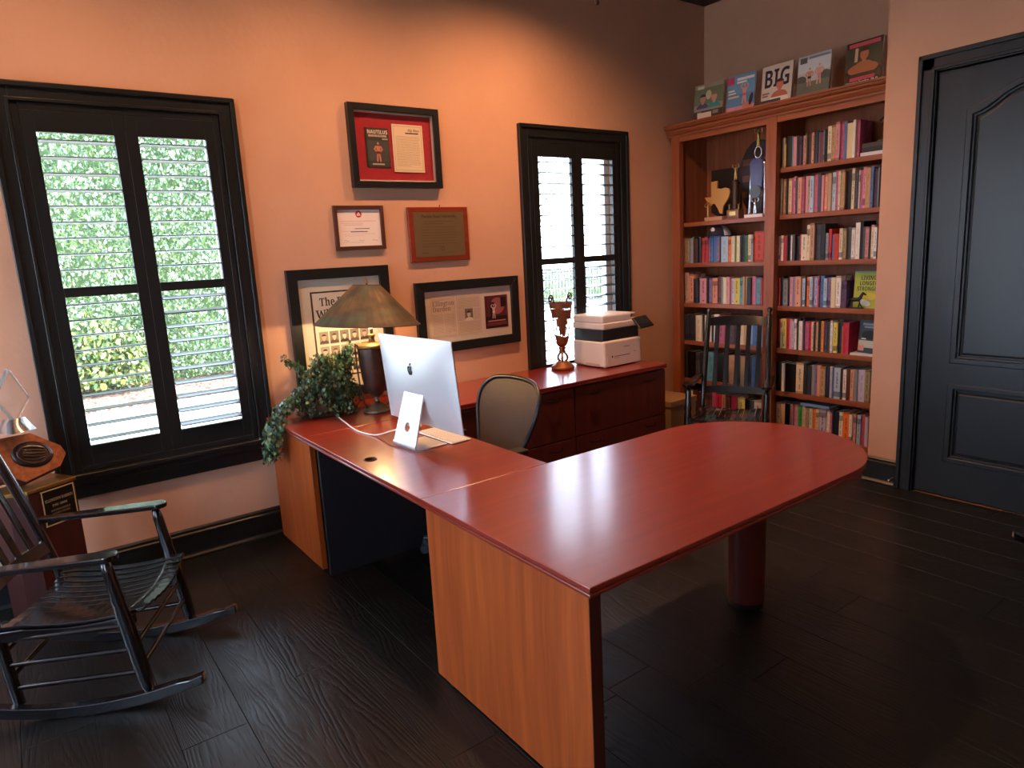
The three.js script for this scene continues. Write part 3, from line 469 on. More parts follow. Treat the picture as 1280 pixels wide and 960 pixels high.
// ------------------------------------------------------------------ ivy
{
  const g = thing('ivy_plant', 'trailing green ivy plant spilling over the desk corner', 'potted plant', [1.44, TOP, -3.9]);
  part(g, 'basket', lathe([[0, 0.001], [0.085, 0.001], [0.1, 0.06], [0.108, 0.11], [0.1, 0.112], [0.09, 0.09], [0, 0.09]], 24), colour(0x5b3f28, 0.8));
  const leafG = new THREE.BufferGeometry(); // five-lobed folded leaf, about 24 mm
  const L = [[0, 0, 0], [-0.42, 0.05, 0.06], [-0.3, 0.38, 0.02], [-0.55, 0.62, 0.08], [-0.18, 0.72, 0.03], [0, 1.1, -0.06], [0.18, 0.72, 0.03], [0.55, 0.62, 0.08], [0.3, 0.38, 0.02], [0.42, 0.05, 0.06], [0, 0.5, -0.04]];
  const li = []; for (let k = 0; k < 10; k++) li.push(10, (k + 1) % 10, k); leafG.setAttribute('position', new THREE.Float32BufferAttribute(L.flat(), 3)); leafG.setAttribute('uv', new THREE.Float32BufferAttribute(L.flatMap(([x, y]) => [x, y]), 2)); leafG.setIndex(li); leafG.computeVertexNormals();
  const paths = [];
  const P0 = V(0, 0.1, 0);
  for (let k = 0; k < 34; k++) { const a = rr(0, 6.28), r = rr(0.11, 0.2); paths.push([[Math.cos(a) * 0.07, 0.11, Math.sin(a) * 0.07], [Math.cos(a) * r * 0.8, rr(0.12, 0.16), Math.max(-0.16, Math.sin(a) * r * 0.75)], [Math.cos(a) * r, 0.06, Math.max(-0.165, Math.sin(a) * r)], [Math.cos(a) * (r + 0.02), 0.015, Math.max(-0.165, Math.sin(a) * (r + 0.02))]]); }
  for (let k = 0; k < 60; k++) { // mound: trailing runners from the basket
    const a = rr(0, Math.PI * 2), reach = rr(0.07, 0.21), up = rr(0.06, 0.26);
    const ex = Math.max(-0.3, Math.cos(a) * reach * 1.15 + 0.02), ez = Math.max(-0.165, Math.sin(a) * reach * 0.8);
    paths.push([[rr(-0.03, 0.03), 0.09, rr(-0.03, 0.03)], [ex * 0.4, 0.09 + up, ez * 0.4], [ex * 0.85, 0.07 + up * 0.7, ez * 0.85], [ex, rr(0.02, 0.12), ez]]);
  }
  for (let k = 0; k < 8; k++) paths.push([[0.02, 0.1, 0.0], [rr(0.05, 0.14), 0.26, rr(-0.05, 0.05)], [rr(0.1, 0.2), rr(0.3, 0.4), rr(-0.05, 0.04)], [rr(0.13, 0.2), rr(0.2, 0.36), rr(0.0, 0.06)]]); // towards the lamp
  for (let k = 0; k < 14; k++) paths.push([[-0.05, 0.1, 0.02], [rr(-0.2, -0.14), rr(0.1, 0.16), rr(0, 0.1)], [rr(-0.31, -0.27), rr(0.04, 0.09), rr(0.0, 0.14)], [rr(-0.39, -0.33), rr(-0.08, -0.01), rr(0.0, 0.17)], [rr(-0.42, -0.345), rr(-0.24, -0.1), rr(0.02, 0.18)]]); // over the edge
  for (let k = 0; k < 4; k++) paths.push([[-0.05, 0.12, 0], [-0.12, 0.27, -0.05], [rr(-0.2, -0.1), rr(0.28, 0.36), -0.1], [rr(-0.22, -0.12), rr(0.28, 0.34), -0.08]]);
  const vines = [], mats = [], cols = [], q = new THREE.Quaternion(), e = new THREE.Euler();
  for (const p of paths) {
    const c = curve(p); vines.push(new THREE.TubeGeometry(c, 10, 0.0016, 4));
    const n = Math.round(c.getLength() * 190);
    for (let k = 0; k < n; k++) {
      const t = k / n, o = c.getPointAt(t); const s = rr(0.013, 0.027);
      const m = new THREE.Matrix4().compose(V(o.x + rr(-0.02, 0.02), Math.max(o.x > -0.29 ? 0.008 : -1, o.y + rr(-0.012, 0.02)), Math.max(-0.165, o.z + rr(-0.02, 0.02))), q.setFromEuler(e.set(rr(-1.9, 0.3), rr(-3.1, 3.1), rr(-0.8, 0.8))).clone(), V(s, s, s));
      mats.push(m); cols.push(pick([[0.035, 0.1, 0.05], [0.05, 0.14, 0.06], [0.025, 0.075, 0.05], [0.09, 0.19, 0.07], [0.16, 0.24, 0.1], [0.03, 0.09, 0.06], [0.12, 0.09, 0.04]]));
    }
  }
  part(g, 'vines', vines, colour(0x4d3b25, 0.8)).userData.kind = 'stuff';
  const im = new THREE.InstancedMesh(leafG, P({ color: 0xffffff, roughness: 0.42, side: THREE.DoubleSide }), mats.length); im.name = 'ivy_leaves'; im.userData.kind = 'stuff'; im.castShadow = im.receiveShadow = true;
  mats.forEach((m, i) => { im.setMatrixAt(i, m); im.setColorAt(i, new THREE.Color().setRGB(...cols[i])); }); g.add(im);
}

// ------------------------------------------------------------------ printer and copper cup on the credenza
{
  const g = thing('laser_printer', 'white laser printer with dark band and tilted touch screen', 'printer', [3.727, TOP, -3.845], 0.02);
  const w = 0.207, d = 0.172;
  part(g, 'lower_body', [rbox(2 * w, 0.198, 2 * d, 0.018, 0, 0.106, 0, 4), ...[-1, 1].flatMap((a) => [-1, 1].map((b) => cyl(0.012, 0.012, 0.01, a * 0.17, 0.005, b * 0.14)))], M.printerWhite);
  part(g, 'paper_tray', [span(-w + 0.03, w - 0.02, 0.012, 0.088, d - 0.004, d + 0.003, 0.003)], M.printerWhite);
  part(g, 'side_grip', [span(-w - 0.0012, -w + 0.01, 0.012, 0.034, -0.03, 0.12, 0.003)], colour(0xb3aaa8, 0.5));
  part(g, 'output_band', [rbox(2 * w - 0.012, 0.1, 2 * d - 0.03, 0.012, 0, 0.245, -0.008, 2)], M.printerDark);
  part(g, 'scanner', [rbox(2 * w - 0.03, 0.05, 2 * d - 0.004, 0.012, -0.012, 0.317, -0.003, 3)], M.printerWhite);
  part(g, 'document_feeder', [rbox(2 * w - 0.1, 0.058, 2 * d - 0.02, 0.014, -0.045, 0.368, -0.006, 3), rbox(0.12, 0.016, 2 * d - 0.06, 0.006, 0.135, 0.385, -0.02, 2), rbox(0.1, 0.012, 2 * d - 0.06, 0.004, 0.14, 0.348, -0.01, 2)], M.printerWhite);
  const s = new THREE.Group(); s.name = 'control_panel'; s.position.set(0.19, 0.318, 0.2); s.rotation.set(-0.85, -0.1, 0); g.add(s);
  part(s, 'panel_case', rbox(0.15, 0.115, 0.018, 0.008, 0, 0, 0, 3), M.darkPlastic);
  part(s, 'touch_screen', box(0.124, 0.074, 0.002, 0, 0.01, 0.0095), colour(0x2c3036, 0.15));
  const face = printed(512, 256, (x, W, H) => { x.fillStyle = '#d9cfcb'; x.fillRect(0, 0, W, H); x.fillStyle = '#57484a'; x.font = 'bold 30px serif'; x.fillText('Canon', 245, 84); x.fillStyle = '#2a2224'; x.fillRect(60, 178, 18, 30); x.fillRect(98, 190, 250, 9); x.fillStyle = '#8b7c7c'; x.fillRect(98, 212, 80, 7); x.fillRect(408, 160, 32, 9); });
  part(g, 'front_label', span(-w + 0.035, w - 0.025, 0.05, 0.19, d + 0.003, d + 0.0036), S({ map: face, roughness: 0.45 }), 'printed front with maker name and status bar');
}
{
  const g = thing('cup_trophy', 'openwork copper cup trophy with scrolled handles beside the printer', 'trophy', [3.335, TOP, -3.93], 0.25);
  part(g, 'foot', lathe([[0, 0], [0.088, 0], [0.09, 0.022], [0.078, 0.034], [0.055, 0.046], [0.05, 0.058], [0.03, 0.066], [0, 0.066]], 32), M.copper);
  for (let k = 0; k < 3; k++) { const a = k * 2.094 + 0.5, p = []; for (let j = 0; j <= 14; j++) { const t = j / 14 * 4.2; p.push([Math.cos(a) * (0.022 + 0.02 * Math.sin(t)), 0.1 - 0.035 * Math.cos(t * 0.75), Math.sin(a) * (0.022 + 0.02 * Math.sin(t))]); } part(g, 'stem_scroll', tube(p, 0.009, 24, 7), M.copper); }
  part(g, 'stem_collar', lathe([[0, 0.128], [0.022, 0.128], [0.028, 0.14], [0.02, 0.152], [0.03, 0.168], [0.018, 0.176], [0, 0.176]], 24), M.copper);
  const R = (y) => 0.038 + 0.05 * Math.pow((y - 0.18) / 0.33, 0.75);
  part(g, 'rim', lathe([[R(0.47), 0.47], [R(0.51) + 0.002, 0.51], [R(0.51) - 0.002, 0.51], [R(0.47) - 0.003, 0.47], [R(0.47), 0.47]], 36), M.copper);
  const plate = (a0, a1, y0, y1) => { const pos = [], idx = [], n = 10; for (let k = 0; k <= n; k++) { const a = a0 + (a1 - a0) * k / n; for (const y of [y0[0] + (y0[1] - y0[0]) * k / n, y1[0] + (y1[1] - y1[0]) * k / n]) for (const o of [0, -0.003]) pos.push(Math.sin(a) * (R(y) + o), y, Math.cos(a) * (R(y) + o)); } for (let k = 0; k < n; k++) { const b = k * 4; idx.push(b, b + 4, b + 2, b + 2, b + 4, b + 6, b + 1, b + 3, b + 5, b + 3, b + 7, b + 5, b + 2, b + 6, b + 3, b + 3, b + 6, b + 7, b, b + 1, b + 4, b + 1, b + 5, b + 4); } const q = new THREE.BufferGeometry(); q.setAttribute('position', new THREE.Float32BufferAttribute(pos, 3)); q.setAttribute('uv', new THREE.Float32BufferAttribute(new Float32Array(pos.length / 3 * 2), 2)); q.setIndex(idx); q.computeVertexNormals(); return q; };
  for (const [o, nm] of [[-0.55, 'figure_plate'], [2.4, 'figure_plate']]) part(g, nm, [plate(-0.55 + o, 1.0 + o, [0.385, 0.39], [0.455, 0.46]), plate(-0.95 + o, 0.15 + o, [0.335, 0.32], [0.395, 0.39]), plate(-0.35 + o, 0.1 + o, [0.26, 0.255], [0.34, 0.33]), plate(-0.7 + o, 0.9 + o, [0.2, 0.2], [0.24, 0.265])], M.copper);
  part(g, 'bowl', lathe([[0, 0.178], [0.03, 0.178], [R(0.2), 0.2], [R(0.215), 0.215], [R(0.215) - 0.003, 0.215], [0.02, 0.185], [0, 0.185]], 28), M.copper);
  const wires = []; for (let k = 0; k < 10; k++) { const a = k * 0.628; for (const tw of [0.9, -0.9]) { const p = []; for (let j = 0; j <= 8; j++) { const y = 0.21 + 0.27 * j / 8, b = a + tw * j / 8; p.push([Math.sin(b) * R(y) * 0.98, y, Math.cos(b) * R(y) * 0.98]); } wires.push(tube(p, 0.002, 14, 5)); } }
  part(g, 'wire_lattice', wires, M.copper).userData.kind = 'stuff';
  for (const s of [-1, 1]) { const p = [[s * 0.07, 0.47, 0], [s * 0.088, 0.53, 0]]; for (let j = 0; j <= 26; j++) { const t = j / 26 * 8.2, r = 0.03 * (1 - j / 34); p.push([s * (0.125 - r * Math.cos(t)), 0.545 + r * Math.sin(t) * 1.05, 0]); } part(g, 'scroll_handle', tube(p, 0.006, 70, 7), M.bronze); }
}

// ------------------------------------------------------------------ pictures on the wall
const lines = (x, x0, y0, w, n, dy, ink, h = 2) => { x.fillStyle = ink; for (let k = 0; k < n; k++) { let c = x0; const end = x0 + w * (k === n - 1 ? 0.6 : 0.94 + 0.06 * rnd()); while (c < end) { const l = Math.min(end - c, rr(4, 16)); x.fillRect(c, y0 + k * dy, l, h); c += l + 3; } } };
function bust(x, cx, cy, s, skin, coat, hair) { x.fillStyle = coat; x.beginPath(); x.ellipse(cx, cy + s * 0.95, s * 0.75, s * 0.5, 0, Math.PI, 0); x.fill(); x.fillStyle = skin; x.fillRect(cx - s * 0.14, cy + s * 0.2, s * 0.28, s * 0.35); x.beginPath(); x.ellipse(cx, cy, s * 0.32, s * 0.42, 0, 0, 7); x.fill(); x.fillStyle = hair; x.beginPath(); x.ellipse(cx, cy - s * 0.2, s * 0.35, s * 0.27, 0, Math.PI, 0); x.fill(); }
function athlete(x, cx, cy, s, skin, shorts, arms = 1) { // a plain standing figure
  x.strokeStyle = skin; x.fillStyle = skin; x.lineCap = 'round'; x.beginPath(); x.ellipse(cx, cy - s * 0.82, s * 0.1, s * 0.13, 0, 0, 7); x.fill();
  x.beginPath(); x.moveTo(cx - s * 0.27, cy - s * 0.6); x.lineTo(cx + s * 0.27, cy - s * 0.6); x.lineTo(cx + s * 0.14, cy - s * 0.1); x.lineTo(cx - s * 0.14, cy - s * 0.1); x.fill();
  x.lineWidth = s * 0.12; x.beginPath(); x.moveTo(cx - s * 0.26, cy - s * 0.55); x.lineTo(cx - s * 0.4, cy - s * (arms > 0 ? 0.3 : 0.75)); x.lineTo(cx - s * 0.22, cy - s * (arms > 0 ? 0.12 : 0.95)); x.moveTo(cx + s * 0.26, cy - s * 0.55); x.lineTo(cx + s * 0.4, cy - s * (arms > 0 ? 0.3 : 0.75)); x.lineTo(cx + s * 0.22, cy - s * (arms > 0 ? 0.12 : 0.95)); x.stroke();
  x.lineWidth = s * 0.16; x.beginPath(); x.moveTo(cx - s * 0.08, cy); x.lineTo(cx - s * 0.16, cy + s * 0.75); x.moveTo(cx + s * 0.08, cy); x.lineTo(cx + s * 0.16, cy + s * 0.75); x.stroke(); x.fillStyle = shorts; x.fillRect(cx - s * 0.18, cy - s * 0.12, s * 0.36, s * 0.22);
}
const printMat = (t, r = 0.55) => S({ map: t, roughness: r });
function frameParts(g, w, h, fw, fd, mat, lip) { // mitred picture frame facing +z, centred on the group
  for (const [len, rot, dist] of [[w, 0, -h / 2], [h, Math.PI / 2, w / 2], [w, Math.PI, h / 2], [h, -Math.PI / 2, -w / 2]].map(([l, r, d]) => [l, r, Math.abs(d)])) {
    const s = poly([[-len / 2, 0], [len / 2, 0], [len / 2 - fw, fw], [-len / 2 + fw, fw]]); const e = extrude(s, fd - 0.006, 0.003, 2); e.translate(0, -dist, 0.003); e.rotateZ(rot); part(g, 'frame_side', metric(e), mat);
    if (lip) { const q = extrude(poly([[-len / 2 + fw, fw], [len / 2 - fw, fw], [len / 2 - fw - 0.008, fw + 0.008], [-len / 2 + fw + 0.008, fw + 0.008]]), fd * 0.5); q.translate(0, -dist, 0.003); q.rotateZ(rot); part(g, 'inner_lip', q, lip); }
  }
}
const framed = (name, label, x0, x1, y0, y1) => thing(name, label, 'picture', [(x0 + x1) / 2, (y0 + y1) / 2, WZ + 0.002], 0, 'framed pieces on the long wall');
const sheet = (g, name, x0, x1, y0, y1, z, mat, label) => part(g, name, box(x1 - x0, y1 - y0, 0.002, (x0 + x1) / 2, (y0 + y1) / 2, z), mat, label);
{
  const g = framed('picture_frame', 'deep black frame holding a magazine and page on red mat', 1.834, 2.472, 2.088, 2.59);
  frameParts(g, 0.638, 0.502, 0.04, 0.046, M.black, colour(0xc9b7a8, 0.5));
  const red = texture(64, 64, (u, v) => mix3([150, 16, 34], [166, 22, 40], noise(u * 32, v * 32, 32, 32)), true);
  sheet(g, 'red_mat', -0.28, 0.28, -0.213, 0.213, 0.008, S({ map: red, roughness: 0.8 }), 'red mat board');
  sheet(g, 'magazine', -0.207, -0.042, -0.125, 0.115, 0.012, printMat(printed(256, 372, (x, W, H) => {
    x.fillStyle = '#2c3034'; x.fillRect(0, 0, W, H); x.fillStyle = '#22181a'; x.fillRect(0, 0, 20, H); x.fillStyle = '#f0e2cf'; x.font = 'bold 50px sans-serif'; x.textAlign = 'center'; x.fillText('NAUTILUS', W / 2 + 8, 56, 220); x.font = 'bold 26px sans-serif'; x.fillText('BODYBUILDING', W / 2 + 8, 84, 220); x.fillStyle = '#e8d6b8'; x.font = 'bold 22px sans-serif'; x.fillText('BOOK', W - 42, 110);
    x.fillStyle = '#3c454a'; x.fillRect(22, 120, W - 30, 190); athlete(x, W / 2 + 6, 232, 105, '#c07a5c', '#5a1c20'); x.fillStyle = '#b8a898'; x.fillRect(60, 334, 130, 14);
  })), 'dark magazine with pale NAUTILUS title');
  sheet(g, 'typed_page', -0.018, 0.205, -0.15, 0.146, 0.014, printMat(printed(256, 340, (x, W, H) => { x.fillStyle = '#dcc9ac'; x.fillRect(0, 0, W, H); x.strokeStyle = '#8b7a64'; x.lineWidth = 2; x.strokeRect(14, 14, W - 28, H - 28); x.fillStyle = '#4a3c30'; x.font = 'italic bold 24px serif'; x.textAlign = 'center'; x.fillText('Big Man', W / 2 + 50, 48); x.font = 'bold 18px serif'; x.fillRect(110, 56, 110, 10); lines(x, 28, 84, 200, 20, 11, '#8f7f6a', 3); }), 0.7), 'cream typed page');
  part(g, 'glass', box(0.556, 0.42, 0.002, 0, 0, 0.03), M.glass);
}
{
  const g = framed('certificate', 'small brown framed white certificate with red triangle seal', 1.689, 2.027, 1.706, 1.979);
  frameParts(g, 0.338, 0.273, 0.024, 0.022, colour(0x4a2a20, 0.4));
  sheet(g, 'certificate_sheet', -0.148, 0.148, -0.114, 0.114, 0.008, printMat(printed(384, 296, (x, W, H) => {
    x.fillStyle = '#e8dcd6'; x.fillRect(0, 0, W, H); x.fillStyle = '#b02c30'; x.beginPath(); x.arc(W / 2, 38, 28, 0, 7); x.fill(); x.fillStyle = '#f0e4de'; x.beginPath(); x.moveTo(W / 2, 18); x.lineTo(W / 2 + 18, 50); x.lineTo(W / 2 - 18, 50); x.fill(); x.fillStyle = '#b02c30'; x.fillRect(W / 2 - 8, 38, 16, 4);
    lines(x, 30, 92, 330, 2, 16, '#c98f86', 4); lines(x, 60, 122, 260, 1, 10, '#c98f86', 4); x.fillStyle = '#4a3a44'; x.fillRect(150, 152, 130, 5); x.fillRect(110, 176, 150, 6); lines(x, 36, 172, 310, 1, 10, '#b9a6a2', 3); lines(x, 60, 196, 270, 2, 14, '#c9a8a2', 3); x.strokeStyle = '#7a6a72'; x.lineWidth = 2; for (const sx of [50, 180, 300]) { x.beginPath(); x.moveTo(sx, 252); x.bezierCurveTo(sx + 12, 232, sx + 22, 268, sx + 44, 246); x.stroke(); } lines(x, 40, 262, 300, 1, 10, '#b9a6a2', 3);
  }), 0.6), 'white certificate sheet');
}
{
  const g = framed('plaque', 'reddish wood plaque with engraved bronze plate', 2.2, 2.668, 1.606, 1.968);
  part(g, 'backboard', metric(move(extrude(poly([[-0.234, -0.181], [0.234, -0.181], [0.234, 0.181], [-0.234, 0.181]]), 0.01, 0.006, 3), 0, 0, 0.006), 'x'), S({ map: caseTex, color: 0xd9a294, roughness: 0.35 }));
  sheet(g, 'bronze_plate', -0.196, 0.196, -0.147, 0.147, 0.0235, S({ map: printed(512, 384, (x, W, H) => {
    x.fillStyle = '#8a7658'; x.fillRect(0, 0, W, H); for (let k = 0; k < H; k += 2) { x.fillStyle = `rgba(40,30,20,${0.06 * rnd()})`; x.fillRect(0, k, W, 1); } x.fillStyle = '#3c3024'; x.textAlign = 'center'; x.font = 'bold 30px serif'; x.fillText('Florida State University', W / 2, 48); lines(x, 90, 78, 330, 2, 20, '#5c4c38', 4); lines(x, 70, 126, 370, 8, 24, '#66553f', 4); x.strokeStyle = '#4b3c2c'; x.lineWidth = 3; x.beginPath(); x.arc(W / 2 + 20, 320, 16, 0, 7); x.stroke(); lines(x, 60, 350, 120, 1, 10, '#5c4c38', 4); lines(x, 320, 350, 120, 1, 10, '#5c4c38', 4);
  }), roughness: 0.34, metalness: 0.6 }), 'engraved bronze plate');
  part(g, 'hanging_nail', rod([0.02, 0.182, 0.004], [0.02, 0.196, 0.012], 0.003), M.darkPlastic);
}
{
  const g = framed('poster_frame', 'tall black framed portrait poster partly behind the lamp shade', 1.352, 2.022, 0.78, 1.604);
  frameParts(g, 0.67, 0.824, 0.064, 0.032, M.black);
  sheet(g, 'cream_mat', -0.273, 0.273, -0.35, 0.35, 0.008, S({ color: 0xd8d0c0, roughness: 0.8 }), 'cream mat board');
  part(g, 'mat_border', [span(-0.196, 0.196, 0.262, 0.272, 0.008, 0.011), span(-0.196, 0.196, -0.272, -0.262, 0.008, 0.011), span(-0.196, -0.186, -0.262, 0.262, 0.008, 0.011), span(0.186, 0.196, -0.262, 0.262, 0.008, 0.011)], colour(0x3a2220, 0.5));
  sheet(g, 'portrait_print', -0.187, 0.187, -0.263, 0.263, 0.0095, printMat(printed(512, 720, (x, W, H) => {
    x.fillStyle = '#ddd3c2'; x.fillRect(0, 0, W, H); x.fillStyle = '#231d1c'; x.font = 'bold 92px serif'; x.textAlign = 'center'; x.fillText('The People', W / 2 + 6, 110, 400); x.fillText('Who', 120, 210, 200);
    for (let r = 0; r < 3; r++) for (let c = 0; c < 5; c++) { const X = 30 + c * 93, Y = 330 + r * 128; x.fillStyle = pick(['#8f8478', '#a0958a', '#776d64']); x.fillRect(X, Y, 80, 108); bust(x, X + 40, Y + 48, 56, pick(['#c9b7a2', '#b8a690', '#d3c4b0']), pick(['#2e2928', '#4a4340', '#1f1c1c']), pick(['#2a2422', '#544a44', '#1d1918'])); }
  }), 0.65), 'print of headline and rows of portraits');
  part(g, 'glass', box(0.545, 0.7, 0.002, 0, 0, 0.018), M.glass);
}
{
  const g = framed('article_frame', 'wide black framed magazine article with red photograph', 2.21, 3.075, 0.975, 1.47);
  frameParts(g, 0.865, 0.495, 0.066, 0.03, M.black);
  sheet(g, 'cream_mat', -0.37, 0.37, -0.185, 0.185, 0.008, S({ color: 0xd6c9ba, roughness: 0.8 }), 'cream mat board');
  const page = (draw) => printMat(printed(256, 360, (x, W, H) => { x.fillStyle = '#cdbca8'; x.fillRect(0, 0, W, H); draw(x, W, H); }), 0.7);
  sheet(g, 'title_page', -0.315, -0.118, -0.14, 0.14, 0.0105, page((x, W, H) => { x.fillStyle = '#4c3c38'; x.font = '54px serif'; x.fillText('Ellington', 14, 78, 230); x.fillText('Darden', 14, 128, 230); lines(x, 14, 20, 200, 2, 9, '#94826f', 3); lines(x, 14, 156, 108, 18, 10, '#a08f7c', 3); lines(x, 134, 156, 108, 18, 10, '#a08f7c', 3); }), 'article page with serif title');
  sheet(g, 'text_page', -0.105, 0.1, -0.14, 0.14, 0.0105, page((x, W, H) => { lines(x, 14, 30, 230, 10, 10, '#a08f7c', 3); x.fillStyle = '#6d675f'; x.fillRect(78, 128, 84, 108); bust(x, 120, 178, 62, '#c9bda8', '#e0d8ca', '#2a2422'); lines(x, 14, 136, 56, 10, 10, '#a08f7c', 3); lines(x, 174, 136, 66, 10, 10, '#a08f7c', 3); lines(x, 14, 248, 230, 10, 10, '#a08f7c', 3); }), 'article page with small portrait');
  sheet(g, 'red_photograph', 0.132, 0.335, -0.122, 0.116, 0.0105, printMat(printed(256, 300, (x, W, H) => { x.fillStyle = '#5c1d26'; x.fillRect(0, 0, W, H); x.fillStyle = '#2a1216'; x.fillRect(0, 190, W, 110); x.fillStyle = '#a4636a'; x.beginPath(); x.ellipse(140, 96, 80, 76, 0, 0, 7); x.fill(); x.fillStyle = '#1c0e12'; x.fillRect(58, 60, 46, 150); x.fillRect(176, 20, 60, 90); athlete(x, 96, 150, 74, '#d8c0b0', '#efe6da', -1); x.fillStyle = '#c88c88'; x.fillRect(28, 228, 200, 10); x.fillStyle = '#7a2c34'; x.fillRect(16, 246, 222, 30); }), 0.5), 'dark red photograph');
  part(g, 'glass', box(0.736, 0.366, 0.002, 0, 0, 0.018), M.glass);
}

// ------------------------------------------------------------------ carved trophy stand and crystal award
{
  const g = thing('trophy_pedestal', 'dark wood trophy pedestal with black engraved plate behind the rocking chair', 'trophy', [0.048, 0, -3.83], 0.53); // the plate's face at local z = 0
  const wood = S({ map: credTex, color: 0x96685c, roughness: 0.5 });
  const out = (m) => poly([[-0.19 - m, 0.19 + m], [-0.19 - m, 0.06 - m], [-0.13 - m, -m], [0.09 + m, -m], [0.09 + m, 0.19 + m]]);
  part(g, 'column', metric(extrude(out(0), 0.655, 0.004, 2).rotateX(-Math.PI / 2)), wood);
  part(g, 'gold_trim', extrude(out(0.006), 0.012, 0.003, 2).rotateX(-Math.PI / 2).translate(0, 0.66, 0), M.gold);
  part(g, 'name_plate', span(-0.078, 0.08, 0.475, 0.65, -0.001, 0.004), S({ map: printed(256, 284, (x, W, H) => { x.fillStyle = '#c8b48c'; x.fillRect(0, 0, W, H); x.fillStyle = '#14120f'; x.fillRect(10, 10, W - 20, H - 20); x.fillStyle = '#cdbf9d'; x.textAlign = 'center'; x.font = 'bold 30px serif'; x.fillText('ELLINGTON DARDEN', W / 2, 96, 216); x.font = 'bold 26px serif'; x.fillText('FSU 2004', W / 2, 140, 120); x.font = '20px serif'; x.fillText('DISTINGUISHED', W / 2, 178, 150); x.fillText('ALUMNI AWARD', W / 2, 204, 140); }), roughness: 0.35, metalness: 0.3 }), 'black plate with gold border and lettering');
  // slanted burl block carrying an oval carved medallion
  const t = new THREE.Group(); t.name = 'slanted_block'; t.position.set(-0.05, 0.7, -0.03); t.rotation.set(-0.42, -0.1, -0.05); g.add(t);
  const bur = texture(128, 128, (u, v) => mix3([110, 54, 28], [176, 104, 62], fbm(u * 10, v * 10, 4, 10, 10)), true, 6, 6);
  const oct = (m) => poly([[-0.135 + m, 0.06], [-0.06, 0.0 + m], [0.1, 0.03 + m], [0.15 - m, 0.09], [0.14 - m, 0.135], [0.03, 0.235 - m], [-0.12, 0.24 - m], [-0.135 + m, 0.21]]);
  part(t, 'block_body', metric(move(extrude(oct(0.004), 0.075, 0.006, 2), 0, 0, -0.07)), wood);
  part(t, 'burl_face', metric(move(extrude(oct(0.006), 0.006, 0.003, 2), 0, 0, 0.01)), S({ map: bur, roughness: 0.35 }), 'burl wood face');
  part(t, 'medallion', [lathe([[0, 0.02], [0.035, 0.019], [0.058, 0.014], [0.068, 0.006], [0.07, 0], [0, 0]], 40).rotateX(Math.PI / 2), new THREE.TorusGeometry(0.052, 0.004, 8, 40).translate(0, 0, 0.015), ...[0, 1, 2, 3, 4].map((k) => tube([[-0.035, -0.03 + k * 0.015, 0.018], [0, -0.036 + k * 0.017, 0.022], [0.036, -0.022 + k * 0.012, 0.017]], 0.004, 12, 6))].map((e) => e.scale(1.25, 0.92, 1).rotateZ(-0.25).translate(0.005, 0.125, 0.018)), colour(0x2e1c18, 0.28), 'dark oval carved medallion');
  part(t, 'award_post', metric(span(-0.12, 0.0, 0.05, 0.235, -0.16, -0.07, 0.003)), wood);
}
{
  const g = thing('crystal_award', 'clear diamond-shaped crystal award on silver base above the pedestal', 'award', [-0.062, 0.945, -3.86], 0.6);
  const dia = extrude(poly([[0.0, 0.04], [0.085, 0.14], [0.012, 0.29], [-0.075, 0.17]]), 0.026, 0.005, 2); dia.translate(0, 0, -0.013);
  part(g, 'crystal', dia, P({ color: 0xffffff, transmission: 0.9, thickness: 0.02, roughness: 0.06, ior: 1.5, attenuationColor: new THREE.Color(0.85, 0.9, 0.88), attenuationDistance: 0.3 }), 'clear engraved crystal');
  part(g, 'metal_base', new THREE.CylinderGeometry(0.042, 0.078, 0.062, 4, 1).rotateY(Math.PI / 4).translate(0, 0.031, 0), M.silver);
}

